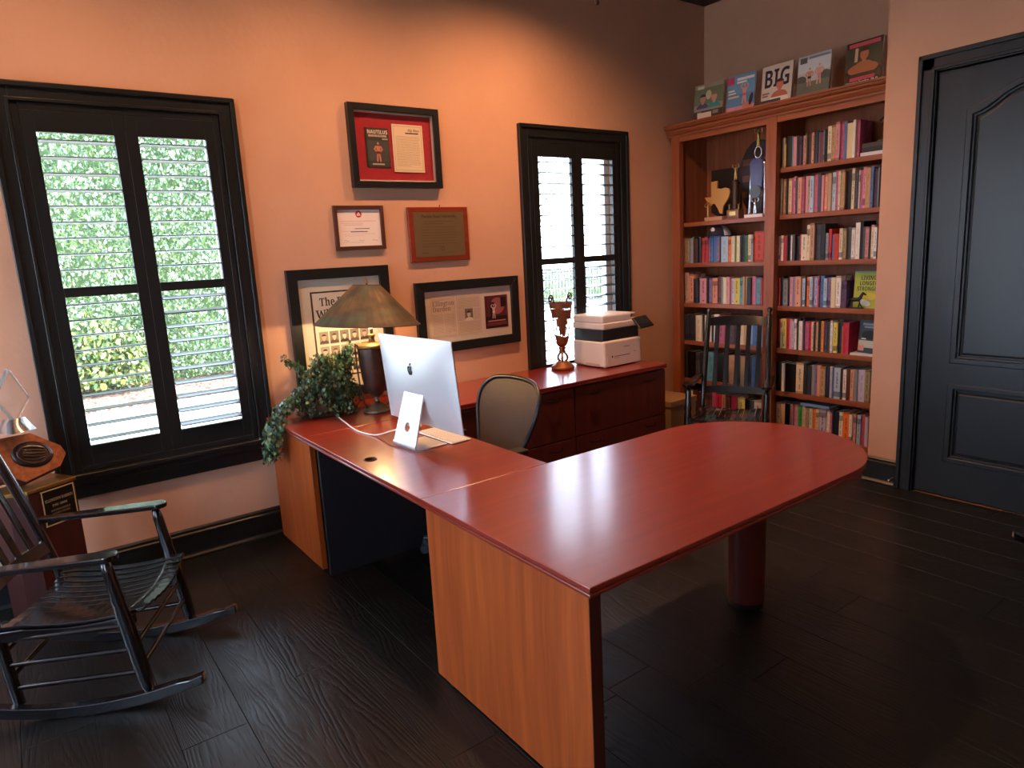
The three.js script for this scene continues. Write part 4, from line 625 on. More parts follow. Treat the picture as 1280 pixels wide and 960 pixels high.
// ------------------------------------------------------------------ bookcase (local x = world z + 3.13, local z faces the room, front plane at 0)
const BX = 4.78, BZ = -3.13, SHELF = [2.125, 1.779, 1.431, 1.083, 0.748, 0.404];
const inCase = (name, label, cat, lx, y, lz, turn = 0, group) => thing(name, label, cat, [BX - lz, y, BZ + lx], -Math.PI / 2 + turn, group);
{
  const g = thing('bookcase', 'tall cherry wood double-bay bookcase with crown moulding', 'bookcase', [BX, 0, BZ], -Math.PI / 2);
  const m = M.bookcase, L = -0.957, R = 0.95, D = -0.41, HT = 2.56;
  const posts = [[L, L + 0.085], [-0.043, 0.046], [R - 0.085, R]];
  posts.forEach(([a, b]) => part(g, 'stile', metric(span(a, b, 0, HT, -0.06, 0, 0.004)), m));
  part(g, 'side_panel', metric(span(L + 0.005, L + 0.055, 0, HT, D, -0.06)), m); part(g, 'side_panel', metric(span(R - 0.055, R - 0.005, 0, HT, D, -0.06)), m);
  part(g, 'divider', metric(span(-0.02, 0.022, 0, HT, D, -0.06)), m);
  part(g, 'back_panel', metric(span(L + 0.005, R - 0.005, 0, HT, D - 0.012, D)), m);
  part(g, 'top_board', metric(span(L, R, HT - 0.02, HT, D, 0), 'x'), m);
  for (const [a, b] of [[L + 0.085, -0.043], [0.046, R - 0.085]]) { part(g, 'top_rail', metric(span(a, b, 2.484, HT, -0.025, -0.004, 0.003), 'x'), m); part(g, 'plinth', metric(span(a, b, 0, 0.09, -0.03, -0.008), 'x'), m); part(g, 'shelf', metric(span(a - 0.03, b + 0.03, 0.09, 0.115, D, -0.062), 'x'), m); }
  // crown: stepped profile with mitred return on the open end
const prof = [[0, 2.53], [0.01, 2.53], [0.01, 2.544], [0.006, 2.546], [0.016, 2.55], [0.032, 2.57], [0.032, 2.579], [0.028, 2.582], [0.046, 2.588], [0.054, 2.598], [0.054, 2.604], [0.05, 2.606], [0.06, 2.608], [0.06, 2.622], [0, 2.622]];
  part(g, 'crown_moulding', metric(merge([profileX(prof, L - 0.03, R), span(L - 0.03, R, 2.606, 2.622, D, 0.05), span(L - 0.024, L, 2.58, 2.606, D, 0.03), span(L - 0.012, L, 2.553, 2.58, D, 0.014), span(L - 0.004, L, 2.535, 2.553, D, 0.006)]), 'x'), m);
  const bays = [[L + 0.056, -0.021], [0.023, R - 0.056]];
  SHELF.forEach((y, k) => bays.forEach(([a, b], bay) => { if (k || bay) part(g, 'shelf', metric(span(a, b, y, y + 0.035, D + 0.001, -0.062, 0.003), 'x'), m); }));
}
// books: cover (two boards and a rounded spine) around a page block; spines carry blocks of print
const spineMarks = [0, 1, 2, 3, 4, 5].map((k) => printed(64, 256, (x, W, H) => {
  x.fillStyle = '#fff'; x.fillRect(0, 0, W, H); const ink = ['#4a403a', '#6a5a50', '#3a4056', '#d8c8a2', '#7d3a3e', '#4a4a4a'][k]; x.fillStyle = ink;
  for (let y = 26 + k * 6; y < 150 + k * 9; y += 7) if (rnd() < 0.85) x.fillRect(24 + rr(0, 4), y, rr(9, 17), 4);
  if (k % 3 === 0) x.fillRect(26, 222, 12, 12);
  if (k % 3 === 1) { x.globalAlpha = 0.35; x.fillRect(0, 0, W, 16); x.fillRect(0, 240, W, 16); x.globalAlpha = 1; for (let y = 190; y < 225; y += 7) x.fillRect(26, y, rr(8, 14), 4); }
  if (k === 2) { x.globalAlpha = 0.5; x.fillRect(0, 196, W, 42); x.globalAlpha = 1; }
  if (k === 5) { x.globalAlpha = 0.45; x.fillRect(0, 30, W, 46); x.globalAlpha = 1; }
}));
const bookMats = {};
const coverMat = (hex, k) => bookMats[`${hex}_${k}`] ??= S({ color: hex, roughness: 0.5, map: k < 0 ? null : spineMarks[k] });
function coverGeo(w, h, d) { // spine faces +z at z = 0; stands on y = 0; uv puts the print on the spine only
  const bulge = Math.min(0.004, w * 0.15), sp = []; for (let k = 0; k <= 4; k++) { const t = k / 4 * 2 - 1; sp.push([t * w / 2, -bulge * t * t]); }
  const e = extrude(poly([...sp, [w / 2, -d], [w / 2 - 0.002, -d], [w / 2 - 0.002, -0.007], [-w / 2 + 0.002, -0.007], [-w / 2 + 0.002, -d], [-w / 2, -d]]), h); e.rotateX(-Math.PI / 2); e.scale(1, 1, -1);
  const g = flat(e), p = g.attributes.position, uv = g.attributes.uv; for (let i = 0; i < p.count; i += 3) { for (let q = 0; q < 9; q += 9) { const tmp = [p.getX(i + 1), p.getY(i + 1), p.getZ(i + 1)]; p.setXYZ(i + 1, p.getX(i + 2), p.getY(i + 2), p.getZ(i + 2)); p.setXYZ(i + 2, ...tmp); } }
  for (let i = 0; i < p.count; i++) { const onSpine = p.getZ(i) > -0.0055; uv.setXY(i, onSpine ? (p.getX(i) / w + 0.5) : 0.02, onSpine ? p.getY(i) / h : 0.02); }
  g.computeVertexNormals(); return g;
}
const pageMats = [0xd9cdb6, 0xcabb9f, 0xe2dacb].map((c) => colour(c, 0.9));
const ORD = ['first', 'second', 'third', 'fourth', 'fifth', 'sixth', 'seventh', 'eighth', 'ninth', 'tenth', 'eleventh', 'twelfth', 'thirteenth', 'fourteenth', 'fifteenth', 'sixteenth', 'seventeenth', 'eighteenth', 'nineteenth', 'twentieth', 'twenty-first', 'twenty-second', 'twenty-third', 'twenty-fourth', 'twenty-fifth', 'twenty-sixth', 'twenty-seventh', 'twenty-eighth', 'twenty-ninth', 'thirtieth', 'thirty-first', 'thirty-second', 'thirty-third', 'thirty-fourth', 'thirty-fifth', 'thirty-sixth', 'thirty-seventh', 'thirty-eighth'];
const C = { R: [0xb8282c, 'red'], K: [0x17171a, 'black'], W: [0xe4ddd2, 'white'], C: [0xd8c4a0, 'cream'], P: [0xcf8f92, 'pink'], S: [0xd78f70, 'salmon'], M: [0xb0566e, 'magenta'], V: [0x8a7396, 'violet'], U: [0x4a3550, 'purple'], L: [0xb9aec6, 'lilac'], B: [0x4d6ea0, 'blue'], N: [0x20294a, 'navy'], A: [0xa9bfd0, 'pale blue'], T: [0x4f9098, 'teal'], G: [0x3f6b45, 'green'], O: [0xd97b33, 'orange'], Y: [0xd8c25a, 'yellow'], E: [0x9a8a63, 'khaki'], D: [0x3a3436, 'dark grey'], H: [0x85868a, 'grey'], F: [0xb98f68, 'tan'], J: [0x5a2a26, 'maroon'], I: [0x3f9e4a, 'bright green'] };
// a row: letters give the colour, the digit the thickness, an optional ^ a taller or _ a shorter book
function bookRow(text, x0, x1, y, h, shelf, fromPost) {
  const items = [...text.matchAll(/([A-Z])(\d)([\^_]?)/g)].map(([, c, n, s]) => ({ c, n: +n + rr(-0.25, 0.25), s })), sum = items.reduce((a, b) => a + b.n, 0), unit = (x1 - x0) / sum;
  let x = x0;
  items.forEach((b, i) => {
    const w = b.n * unit - 0.0006, hh = h * (b.s === '^' ? 1.16 : b.s === '_' ? 0.84 : 1) * rr(0.95, 1.04), d = hh * rr(0.6, 0.7), [hex, nm] = C[b.c], tint = new THREE.Color(hex).offsetHSL(rr(-0.012, 0.012), rr(-0.05, 0.05), rr(-0.03, 0.03)).getHex();
    const side = fromPost < 0 ? items.length - i : i + 1;
    const g = inCase('book', `${nm} book, ${ORD[side - 1]} from centre post, ${shelf}`, 'book', x + w / 2, y + 0.0005, -0.075 - rr(0, 0.025), rr(-0.008, 0.008), `books, ${shelf}`);
    part(g, 'cover', coverGeo(w, hh, d), S({ color: tint, roughness: rr(0.38, 0.6), map: rnd() < 0.85 ? pick(spineMarks) : null }));
    part(g, 'pages', span(-w / 2 + 0.0022, w / 2 - 0.0022, 0.003, hh - 0.004, -d + 0.003, -0.008), pick(pageMats));
    x += b.n * unit;
  });
}
const zx = (px, py) => at(px, py, 'x', 4.85).z - BZ; // local x of a pixel on the plane of the spines
const bayL0 = -0.896, bayL1 = -0.028, bayR0 = 0.03;
bookRow('V2E2Y1_K4T1P4D2U2P3E1D3S3K3V1J3H1K2C3^F3^P3^M3^B2^C5^W2^M2^', bayR0, zx(1072, 180), SHELF[0] + 0.035, 0.215, 'top shelf of door-side bay', 1);
bookRow('E2F3K1C3M2P2U2S3M2P2F2A3M3U2K1P2S2F3A3M2C2E2F2K5C2D2W1M2P2F3B2U3H1K3', bayR0, zx(1102, 235), SHELF[1] + 0.035, 0.265, 'second shelf of door-side bay', 1);
bookRow('P1_C2_R3_K1_D2_W1_D2_K3_R1_C4_C2^F3^D4^K3^H2_R2B2_R3_C2E2D3W2W3^K2^D2P2K1C2W2K2', bayR0, zx(1098, 310), SHELF[2] + 0.035, 0.225, 'third shelf of door-side bay', 1);
bookRow('R2K2H3D1P2V2S4A2K1O3A2L3M1B3A2V3C3W3U3_', bayR0, zx(1056, 360), SHELF[3] + 0.035, 0.222, 'fourth shelf of door-side bay', 1);
bookRow('R3C1Y3R2P2L2W2K2W3U1M3R2C2D1F2K2O2U2Y1D2W2Y3K3O1_R4', bayR0, zx(1060, 415), SHELF[4] + 0.035, 0.232, 'fifth shelf of door-side bay', 1);
bookRow('K4W2K7C5D2K3H2V2S2F3N2L2B1A4D1W2J2S2H2L4E3', bayR0, zx(1086, 475), SHELF[5] + 0.035, 0.235, 'sixth shelf of door-side bay', 1);
bookRow('C4F3K3P2M1P2I3C2F2H1C2O2C2L4W2P2U1N3W2O4W2P2K1A2M2L2', bayR0, zx(1084, 530), 0.1155, 0.225, 'lowest shelf of door-side bay', 1);
bookRow('F1E2H2C1K1J2K2R2R2P1B2B2V2D1A4O2C2G1C2D1K2G2C2H1R5^M2^P2^D1', bayL0, bayL1, SHELF[2] + 0.035, 0.215, 'shelf under state-shaped award', -1);
bookRow('P1^F2^S3^K3T1P4D1V2S3J2H2C2P2L2Y3T2F1C1K2M2T3R1B3P1^', bayL0, bayL1, SHELF[3] + 0.035, 0.222, 'second shelf below trophies', -1);
bookRow('K3K3C3D1C3K1W3M3R2D2J2C2F2A2B3H3T2', bayL0, bayL1, SHELF[4] + 0.035, 0.235, 'shelf behind rocking chair slats', -1);
bookRow('D2K3D2K3T5K4D2F3K2F2D3B2J2K3', bayL0, bayL1, SHELF[5] + 0.035, 0.25, 'shelf behind rocking chair arms', -1);
bookRow('F2C2D2J3W1J3M2R3F2J2R3Y3K2D2C3R3', bayL0, bayL1, 0.1155, 0.215, 'lowest shelf behind rocking chair', -1);
// books lying flat
function flatBook(label, lx0, lx1, y, th, hex, d = 0.2) {
  const w = lx1 - lx0, g = inCase('book', label, 'book', (lx0 + lx1) / 2, y, -0.075, 0, 'books lying flat in the bookcase');
  part(g, 'cover', [span(-w / 2, w / 2, 0, 0.003, -d, 0), span(-w / 2, w / 2, th - 0.003, th, -d, 0), span(-w / 2, w / 2, 0.003, th - 0.003, -0.004, 0)], colour(hex, 0.5)); part(g, 'pages', span(-w / 2 + 0.003, w / 2 - 0.003, 0.003, th - 0.003, -d + 0.004, -0.004), pageMats[0]);
}
{
  const a = zx(1075, 190), y = SHELF[0] + 0.035;
  flatBook('white book lying at the bottom of the short stack by the bronze figure', a, Math.min(a + 0.25, 0.885), y, 0.024, 0xd5d3d6);
  flatBook('black book lying in the middle of the stack by the bronze figure', a + 0.012, Math.min(a + 0.25, 0.885), y + 0.0245, 0.032, 0x1c1a1c); flatBook('black book with yellow spine block lying on top of the stack', a + 0.01, Math.min(a + 0.245, 0.88), y + 0.057, 0.026, 0x39342a);
  const f = inCase('figure_statue', 'dark bronze figure statue standing on the flat book stack', 'statue', a + 0.155, y + 0.0835, -0.13, 0.2);
  part(f, 'statue_base', rbox(0.11, 0.015, 0.08, 0.003, 0, 0.0075, 0), M.bronze);
  part(f, 'figure', [turned([-0.02, 0.012, 0], [-0.012, 0.09, 0], [[0.01, 0], [0.013, 0.5], [0.018, 1]]), turned([0.025, 0.012, 0.01], [0.012, 0.09, 0], [[0.01, 0], [0.013, 0.5], [0.018, 1]]), turned([0, 0.085, 0], [0.004, 0.17, 0], [[0.022, 0], [0.02, 0.4], [0.032, 0.85], [0.014, 1]]), ball(0.016, 0.006, 0.188, 0.003), tube([[-0.028, 0.16, 0], [-0.05, 0.13, 0.02], [-0.03, 0.11, 0.03]], 0.008), tube([[0.034, 0.16, 0], [0.055, 0.19, 0.01], [0.04, 0.22, 0.015]], 0.008)], M.bronze);
}
{ // thin white book in front of the row and a blue one on top of the lowest row
  flatBook('thin white book lying flat on the fifth shelf below the leaning cover', zx(1062, 440), Math.min(zx(1090, 440) + 0.02, 0.885), SHELF[4] + 0.035, 0.016, 0xc9c6c4, 0.2);
  flatBook('blue book lying flat on top of the lowest row', zx(1000, 505), zx(1036, 510), 0.1155 + 0.236, 0.02, 0x6f93bf, 0.18);
}
// covers facing out
function standingCover(name, label, lx, y, lz, w, h, draw, lean = 0.12, group, turn = 0) {
  const g = inCase(name, label, 'book', lx, y, lz, turn, group), t = printed(256, Math.round(256 * h / w), draw), p = new THREE.Group(); p.name = 'volume'; p.rotation.x = -lean; g.add(p);
  part(p, 'front_cover', span(-w / 2, w / 2, 0, h, -0.002, 0), S({ map: t, roughness: 0.35 })); part(p, 'pages', span(-w / 2 + 0.002, w / 2 - 0.003, 0.003, h - 0.003, -0.018, -0.002), pageMats[2]); part(p, 'back_cover', span(-w / 2, w / 2, 0, h, -0.02, -0.018), colour(0x8a8078, 0.5));
}
{
  const topY = 2.6225, gp = 'books standing on top of the bookcase';
  const put = (i, label, draw) => { const [a, b, c, d] = [[867, 904, 105, 151], [907, 944, 92, 142], [950, 991, 81, 131], [994, 1039, 65, 120], [1053, 1104, 45, 106]][i], z0 = at(a, d, 'x', 4.83).z, z1 = at(b, (c + d) / 2, 'x', 4.83).z; standingCover('book', label, (z0 + z1) / 2 - BZ, topY, -0.04, Math.abs(z1 - z0) * 0.93, 0.285, draw, 0.1, gp, 0.06 * (2 - i) * 0.5); };
  put(0, 'book cover with two people in purple and teal shirts on bookcase top', (x, W, H) => { x.fillStyle = '#9a927c'; x.fillRect(0, 0, W, H); x.fillStyle = '#6f7a60'; x.fillRect(0, 30, W, 120); x.fillStyle = '#d6d0c0'; x.font = 'bold 30px serif'; x.fillRect(26, 12, 60, 22); x.fillStyle = '#c9c0a8'; x.beginPath(); x.ellipse(128, 84, 26, 34, 0, 0, 7); x.fill(); bust(x, 78, 108, 74, '#c08c70', '#54488a', '#3a2c26'); bust(x, 178, 106, 78, '#c99a80', '#3f9290', '#8a7460'); x.fillStyle = '#3c3832'; x.fillRect(0, 196, W, 80); x.fillStyle = '#8c8474'; x.fillRect(30, 200, 40, 30); x.fillRect(170, 204, 50, 26); x.fillStyle = '#e6cdb8'; x.fillRect(36, H - 58, 124, 44); });
  put(1, 'blue book cover with a person in pink on bookcase top', (x, W, H) => { x.fillStyle = '#5f8ab0'; x.fillRect(0, 0, W, H); x.fillStyle = '#6e9cc0'; x.fillRect(0, 0, W, 150); x.fillStyle = '#c4486a'; x.fillRect(4, 10, 62, 58); x.fillStyle = '#e8e2dc'; x.fillRect(90, 26, 156, 20); x.fillRect(90, 54, 90, 14); x.fillStyle = '#e4dcc8'; x.fillRect(16, 110, 56, 14); x.fillRect(16, 134, 70, 10); x.fillStyle = '#d0c088'; x.fillRect(16, 160, 100, 14); athlete(x, 164, 160, 86, '#d89a80', '#d45a72', -1); x.fillStyle = '#d08c98'; x.fillRect(0, H - 50, W, 50); x.fillStyle = '#cc7a68'; x.beginPath(); x.ellipse(196, H - 44, 46, 26, 0, 0, 7); x.fill(); x.fillStyle = '#25242a'; x.beginPath(); x.ellipse(226, 206, 16, 46, 0.2, 0, 7); x.fill(); });
  put(2, 'cream book cover with large navy letters BIG on bookcase top', (x, W, H) => { x.fillStyle = '#cfc3b4'; x.fillRect(0, 0, W, H); x.fillStyle = '#262240'; x.font = 'bold 178px sans-serif'; x.textAlign = 'center'; x.fillText('BIG', W / 2, 160, 226); x.fillStyle = '#e4dcd0'; x.beginPath(); x.ellipse(150, 262, 84, 40, 0, 0, 7); x.fill(); bust(x, 156, 150, 92, '#c2765c', '#bb6a50', '#4a2c22'); x.fillStyle = '#3c3c48'; x.fillRect(0, H - 42, 170, 20); x.fillStyle = '#8f5f58'; x.fillRect(10, 196, 60, 12); x.fillRect(10, 214, 50, 12); });
  put(3, 'grey book cover with two runners on bookcase top', (x, W, H) => { x.fillStyle = '#b9bcc0'; x.fillRect(0, 0, W, H); x.fillStyle = '#c8ccd0'; x.fillRect(0, 30, W, 90); x.fillStyle = '#6f7f9c'; x.fillRect(84, 12, 164, 16); x.fillStyle = '#54534c'; x.fillRect(14, 12, 56, 40); x.fillStyle = '#4c544c'; x.beginPath(); x.ellipse(220, 168, 50, 40, 0, 0, 7); x.fill(); x.beginPath(); x.ellipse(30, 172, 44, 34, 0, 0, 7); x.fill(); x.fillStyle = '#6a7064'; x.fillRect(0, 186, W, H); athlete(x, 96, 158, 74, '#c08a70', '#2c2a34'); athlete(x, 172, 150, 82, '#d09a86', '#d87898'); x.fillStyle = '#8c9070'; x.fillRect(0, H - 26, W, 26); });
  put(4, 'dark book cover with bare-chested figure and red lettering on bookcase top', (x, W, H) => { x.fillStyle = '#231d1c'; x.fillRect(0, 0, W, H); x.fillStyle = '#3a3d30'; x.fillRect(0, 40, W, 150); x.fillStyle = '#c04a58'; x.font = 'bold 40px sans-serif'; x.textAlign = 'center'; x.fillRect(18, 10, 220, 26); x.fillStyle = '#c9a88c'; x.fillRect(64, 44, 22, 90); bust(x, 132, 90, 96, '#b06c4a', '#a86242', '#3a2018'); x.fillStyle = '#a9623f'; x.beginPath(); x.ellipse(128, 186, 108, 40, 0, 0, 7); x.fill(); x.fillStyle = '#3c2a22'; x.fillRect(0, 212, W, 40); x.fillStyle = '#c8405a'; x.fillRect(40, 236, 176, 24); x.fillStyle = '#efe4d2'; x.font = 'bold 26px serif'; x.fillText('Ellington Darden, Ph.D.', W / 2, H - 12, 236); });
  const y4 = SHELF[3] + 0.035, y5 = SHELF[4] + 0.035;
  standingCover('book', 'yellow green book titled LIVING LONGER STRONGER facing out on the shelf', zx(1078, 360), y4, -0.13, 0.19, 0.262, (x, W, H) => { x.fillStyle = '#aab53e'; x.fillRect(0, 0, W, H); x.fillStyle = '#86a890'; x.fillRect(0, 0, W, 16); x.fillStyle = '#22241c'; x.textAlign = 'center'; x.font = 'bold 54px sans-serif'; x.fillText('LIVING', W / 2 + 8, 82, 150); x.fillText('LONGER', W / 2 + 8, 134, 170); x.fillText('STRONGER', W / 2 + 8, 186, 214); x.fillStyle = '#d5c33c'; x.beginPath(); x.ellipse(150, 240, 70, 34, 0, 0, 7); x.fill(); x.fillStyle = '#e9ead2'; x.beginPath(); x.ellipse(110, 300, 60, 30, 0.3, 0, 7); x.fill(); }, 0.08);
  standingCover('book', 'slate blue book leaning face out at the end of the fifth shelf', zx(1082, 415), y5 + 0.0165, -0.1, 0.165, 0.235, (x, W, H) => { x.fillStyle = '#3a4a5c'; x.fillRect(0, 0, W, H); x.fillStyle = '#7c92a4'; x.fillRect(40, 30, 180, 26); x.fillRect(60, 66, 140, 18); x.fillStyle = '#1e2834'; x.beginPath(); x.ellipse(130, 160, 90, 50, 0, 0, 7); x.fill(); x.fillStyle = '#b4b8a8'; x.fillRect(0, 224, W, 80); x.fillStyle = '#c88c80'; x.fillRect(0, 280, 80, 60); x.fillStyle = '#dfd8ca'; x.font = 'bold 60px serif'; x.fillRect(36, 200, 60, 12); }, 0.1, undefined, -0.25);
  { // small dark horse in front of the yellow-green book
    const g = inCase('horse_figurine', 'small black horse figurine before the yellow green book', 'figurine', zx(1068, 375), y4, -0.09, 0.1), b = M.darkPlastic;
    part(g, 'base', rbox(0.1, 0.008, 0.035, 0.002, 0, 0.004, 0), b);
    part(g, 'horse', [turned([-0.034, 0.062, 0], [0.032, 0.066, 0], [[0, 0], [0.014, 0.08], [0.016, 0.3], [0.014, 0.6], [0.017, 0.88], [0, 1]]), turned([0.024, 0.068, 0], [0.046, 0.11, 0], [[0.014, 0], [0.01, 0.6], [0.008, 1]]), turned([0.04, 0.112, 0], [0.068, 0.098, 0], [[0.006, 0], [0.009, 0.3], [0.005, 1]]), ...[[0.026, 0.006, 0.045, 0.008], [0.024, -0.006, 0.016, 0.008], [-0.028, 0.006, -0.02, 0.008], [-0.028, -0.006, -0.042, 0.008]].map(([x, z, fx, fy]) => tube([[x, 0.062, z], [x + (fx - x) * 0.2, 0.036, z], [fx, fy, z]], 0.0045, 10, 6)), tube([[-0.034, 0.068, 0], [-0.05, 0.062, 0], [-0.056, 0.03, 0]], 0.004, 10, 6)], b);
  }
}
{ // trophy shelf
  const y = SHELF[1] + 0.035, q = (px, py, lz) => at(px, py, 'x', BX - lz).z - BZ;
  const s = inCase('state_award', 'gold plate shaped like a state on pale base on trophy shelf', 'award', q(893, 268, -0.1), y, -0.14, -0.05);
  part(s, 'award_base', rbox(0.19, 0.032, 0.07, 0.004, 0.0, 0.016, 0.02), colour(0xb98662, 0.4));
  part(s, 'state_plate', move(extrude(poly([[-0.07, 0.32], [-0.005, 0.325], [-0.005, 0.265], [0.03, 0.255], [0.075, 0.262], [0.115, 0.25], [0.125, 0.225], [0.118, 0.19], [0.1, 0.16], [0.06, 0.115], [0.05, 0.05], [0.02, 0.06], [0.0, 0.1], [-0.03, 0.14], [-0.05, 0.14], [-0.07, 0.125], [-0.1, 0.145], [-0.14, 0.2], [-0.07, 0.2]]), 0.01, 0.002, 1), 0, 0, -0.012), colour(0xc9924c, 0.45, 0.2), 'gold state-shaped plate');
  part(s, 'small_figure', [turned([-0.075, 0.03, 0.03], [-0.073, 0.13, 0.03], [[0.006, 0], [0.01, 0.2], [0.008, 0.45], [0.013, 0.8], [0.006, 1]]), ball(0.009, -0.073, 0.138, 0.03), tube([[-0.085, 0.112, 0.03], [-0.105, 0.13, 0.035], [-0.075, 0.155, 0.035], [-0.045, 0.13, 0.035], [-0.06, 0.112, 0.03]], 0.004, 16, 6)], M.gold);
  const athleteFig = (k) => [turned([-0.008 * k, 0, 0], [-0.004 * k, 0.045 * k, 0], [[0.005 * k, 0], [0.007 * k, 1]]), turned([0.008 * k, 0, 0], [0.004 * k, 0.045 * k, 0], [[0.005 * k, 0], [0.007 * k, 1]]), turned([0, 0.043 * k, 0], [0, 0.085 * k, 0], [[0.009 * k, 0], [0.008 * k, 0.4], [0.014 * k, 0.85], [0.005 * k, 1]]), ball(0.0075 * k, 0, 0.094 * k, 0, 10), tube([[-0.013 * k, 0.08 * k, 0], [-0.026 * k, 0.088 * k, 0], [-0.022 * k, 0.108 * k, 0.004]], 0.004 * k, 8, 6), tube([[0.013 * k, 0.08 * k, 0], [0.026 * k, 0.088 * k, 0], [0.022 * k, 0.108 * k, 0.004]], 0.004 * k, 8, 6)];
  const c = inCase('column_trophy', 'bronze column trophy with figure on square wood base', 'trophy', q(915.5, 262, -0.1), y, -0.14);
  part(c, 'base', [rbox(0.14, 0.012, 0.1, 0.003, 0, 0.006, 0), rbox(0.115, 0.065, 0.08, 0.004, 0, 0.044, 0)], colour(0x7c4a2c, 0.4));
  part(c, 'name_plate', box(0.06, 0.03, 0.002, 0, 0.045, 0.041), M.gold);
  part(c, 'column', [cyl(0.026, 0.026, 0.2, 0, 0.18, 0), cyl(0.034, 0.036, 0.014, 0, 0.087, 0), cyl(0.034, 0.03, 0.02, 0, 0.285, 0), cyl(0.018, 0.03, 0.02, 0, 0.303, 0)], M.bronze);
  for (const s2 of [-1, 1]) part(c, 'corner_figure', athleteFig(0.45).map((g) => move(g, s2 * 0.045, 0.077, 0.02)), M.gold);
  part(c, 'top_figure', athleteFig(1.15).map((g) => move(g, 0, 0.313, 0)), M.gold);
  const t = inCase('tall_trophy', 'tall trophy with purple panels silver columns and gold figure', 'trophy', q(942, 262, -0.1), y, -0.15);
  part(t, 'marble_base', rbox(0.17, 0.025, 0.11, 0.003, 0, 0.0125, 0), colour(0xd5c9bd, 0.3));
  for (const s2 of [-1, 1]) part(t, 'silver_column', turned([s2 * 0.07, 0.025, 0], [s2 * 0.058, 0.42, 0], [[0.02, 0], [0.014, 0.06], [0.011, 0.3], [0.011, 0.9], [0.016, 1], [0, 1]], 14), M.silver);
  part(t, 'purple_panel', [extrude(poly([[-0.05, 0.22], [0.05, 0.22], [0.062, 0.43], [0.03, 0.455], [-0.03, 0.455], [-0.062, 0.43]]), 0.05, 0.004, 2).translate(0, 0, -0.03)], colour(0x352058, 0.3), 'deep purple panel');
  part(t, 'disc', cyl(0.05, 0.05, 0.012, 0, 0, 0, 32).rotateX(Math.PI / 2).translate(0, 0.2, 0.03), colour(0x4a4a4a, 0.4, 0.5));
  part(t, 'lower_figure', athleteFig(1.15).map((g) => move(g, 0, 0.03, 0.03)), M.silver);
  part(t, 'wreath', move(new THREE.TorusGeometry(0.034, 0.006, 8, 28).scale(0.9, 1.25, 1), 0, 0.5, 0), M.silver);
  part(t, 'top_figure', athleteFig(1.25).map((g) => move(g, 0, 0.545, 0)), M.gold);
  const pq = inCase('shield_plaque', 'dark shield plaque leaning at the back of the trophy shelf', 'plaque', q(906, 230, -0.36), y, -0.385);
  part(pq, 'board', move(extrude(poly([[-0.15, 0.36], [-0.15, 0.72], [0.15, 0.72], [0.15, 0.36], [0, 0.28]].map(([a, b]) => [a, b - 0.28])), 0.012, 0.004, 2), 0, 0, 0), colour(0x2b1d18, 0.4)); part(pq, 'plate', box(0.2, 0.26, 0.002, 0, 0.25, 0.018), colour(0x3c342c, 0.35, 0.5));
  const rp = inCase('barrel_plaque', 'round-ended dark wood plaque behind the purple trophy', 'plaque', q(956, 225, -0.36) - 0.06, y, -0.38);
  part(rp, 'board', extrude((() => { const s2 = new THREE.Shape(); s2.absellipse(0, 0.33, 0.19, 0.3, 0, Math.PI * 2); return s2; })(), 0.014, 0.004, 2, 24).translate(0, 0, 0), colour(0x2e1d16, 0.4)); for (const yy of [0.2, 0.33, 0.46]) part(rp, 'brass_strip', box(0.3, 0.05, 0.003, 0, yy, 0.02), colour(0x6a4a32, 0.35, 0.4));
  // cap on the row of books below
  const k = inCase('baseball_cap', 'navy and white baseball cap on top of the books', 'cap', q(899, 290, -0.15), SHELF[2] + 0.035 + 0.222, -0.15);
  const dome = new THREE.SphereGeometry(0.1, 24, 10, 0, Math.PI * 2, 0, Math.PI / 2).scale(0.95, 0.85, 1.0); part(k, 'crown', dome, colour(0x1a2034, 0.8)); part(k, 'side_panels', [-1, 1].map((s2) => new THREE.SphereGeometry(0.1015, 12, 10, s2 > 0 ? Math.PI - 0.5 : -0.5, 1.0, 0.25, Math.PI / 2 - 0.25).scale(0.97, 0.85, 1.0)), colour(0xc8ccd6, 0.8));
  part(k, 'emblem', ball(1, 0, 0, 0, 12).scale(0.022, 0.018, 0.006).translate(0, 0.052, 0.086), colour(0xd9c9c6, 0.7), 'pale embroidered emblem');
  const br = new THREE.Shape(); br.moveTo(-0.08, 0.05); br.bezierCurveTo(-0.07, 0.17, 0.07, 0.17, 0.08, 0.05); br.bezierCurveTo(0.05, 0.095, -0.05, 0.095, -0.08, 0.05); part(k, 'brim', extrude(br, 0.004).rotateX(Math.PI / 2).translate(0, 0.008, 0), colour(0x1a2034, 0.8));
}
{ // carton beside the bookcase
  const g = thing('carton', 'low tan cardboard carton between the credenza and the bookcase', 'box', [4.39, 0, -3.86], 0.05);
  part(g, 'carton_body', [rbox(0.34, 0.36, 0.42, 0.004, 0, 0.18, 0)], M.cardboard); part(g, 'lid', [rbox(0.352, 0.05, 0.432, 0.004, 0, 0.345, 0)], M.cardboard);
}

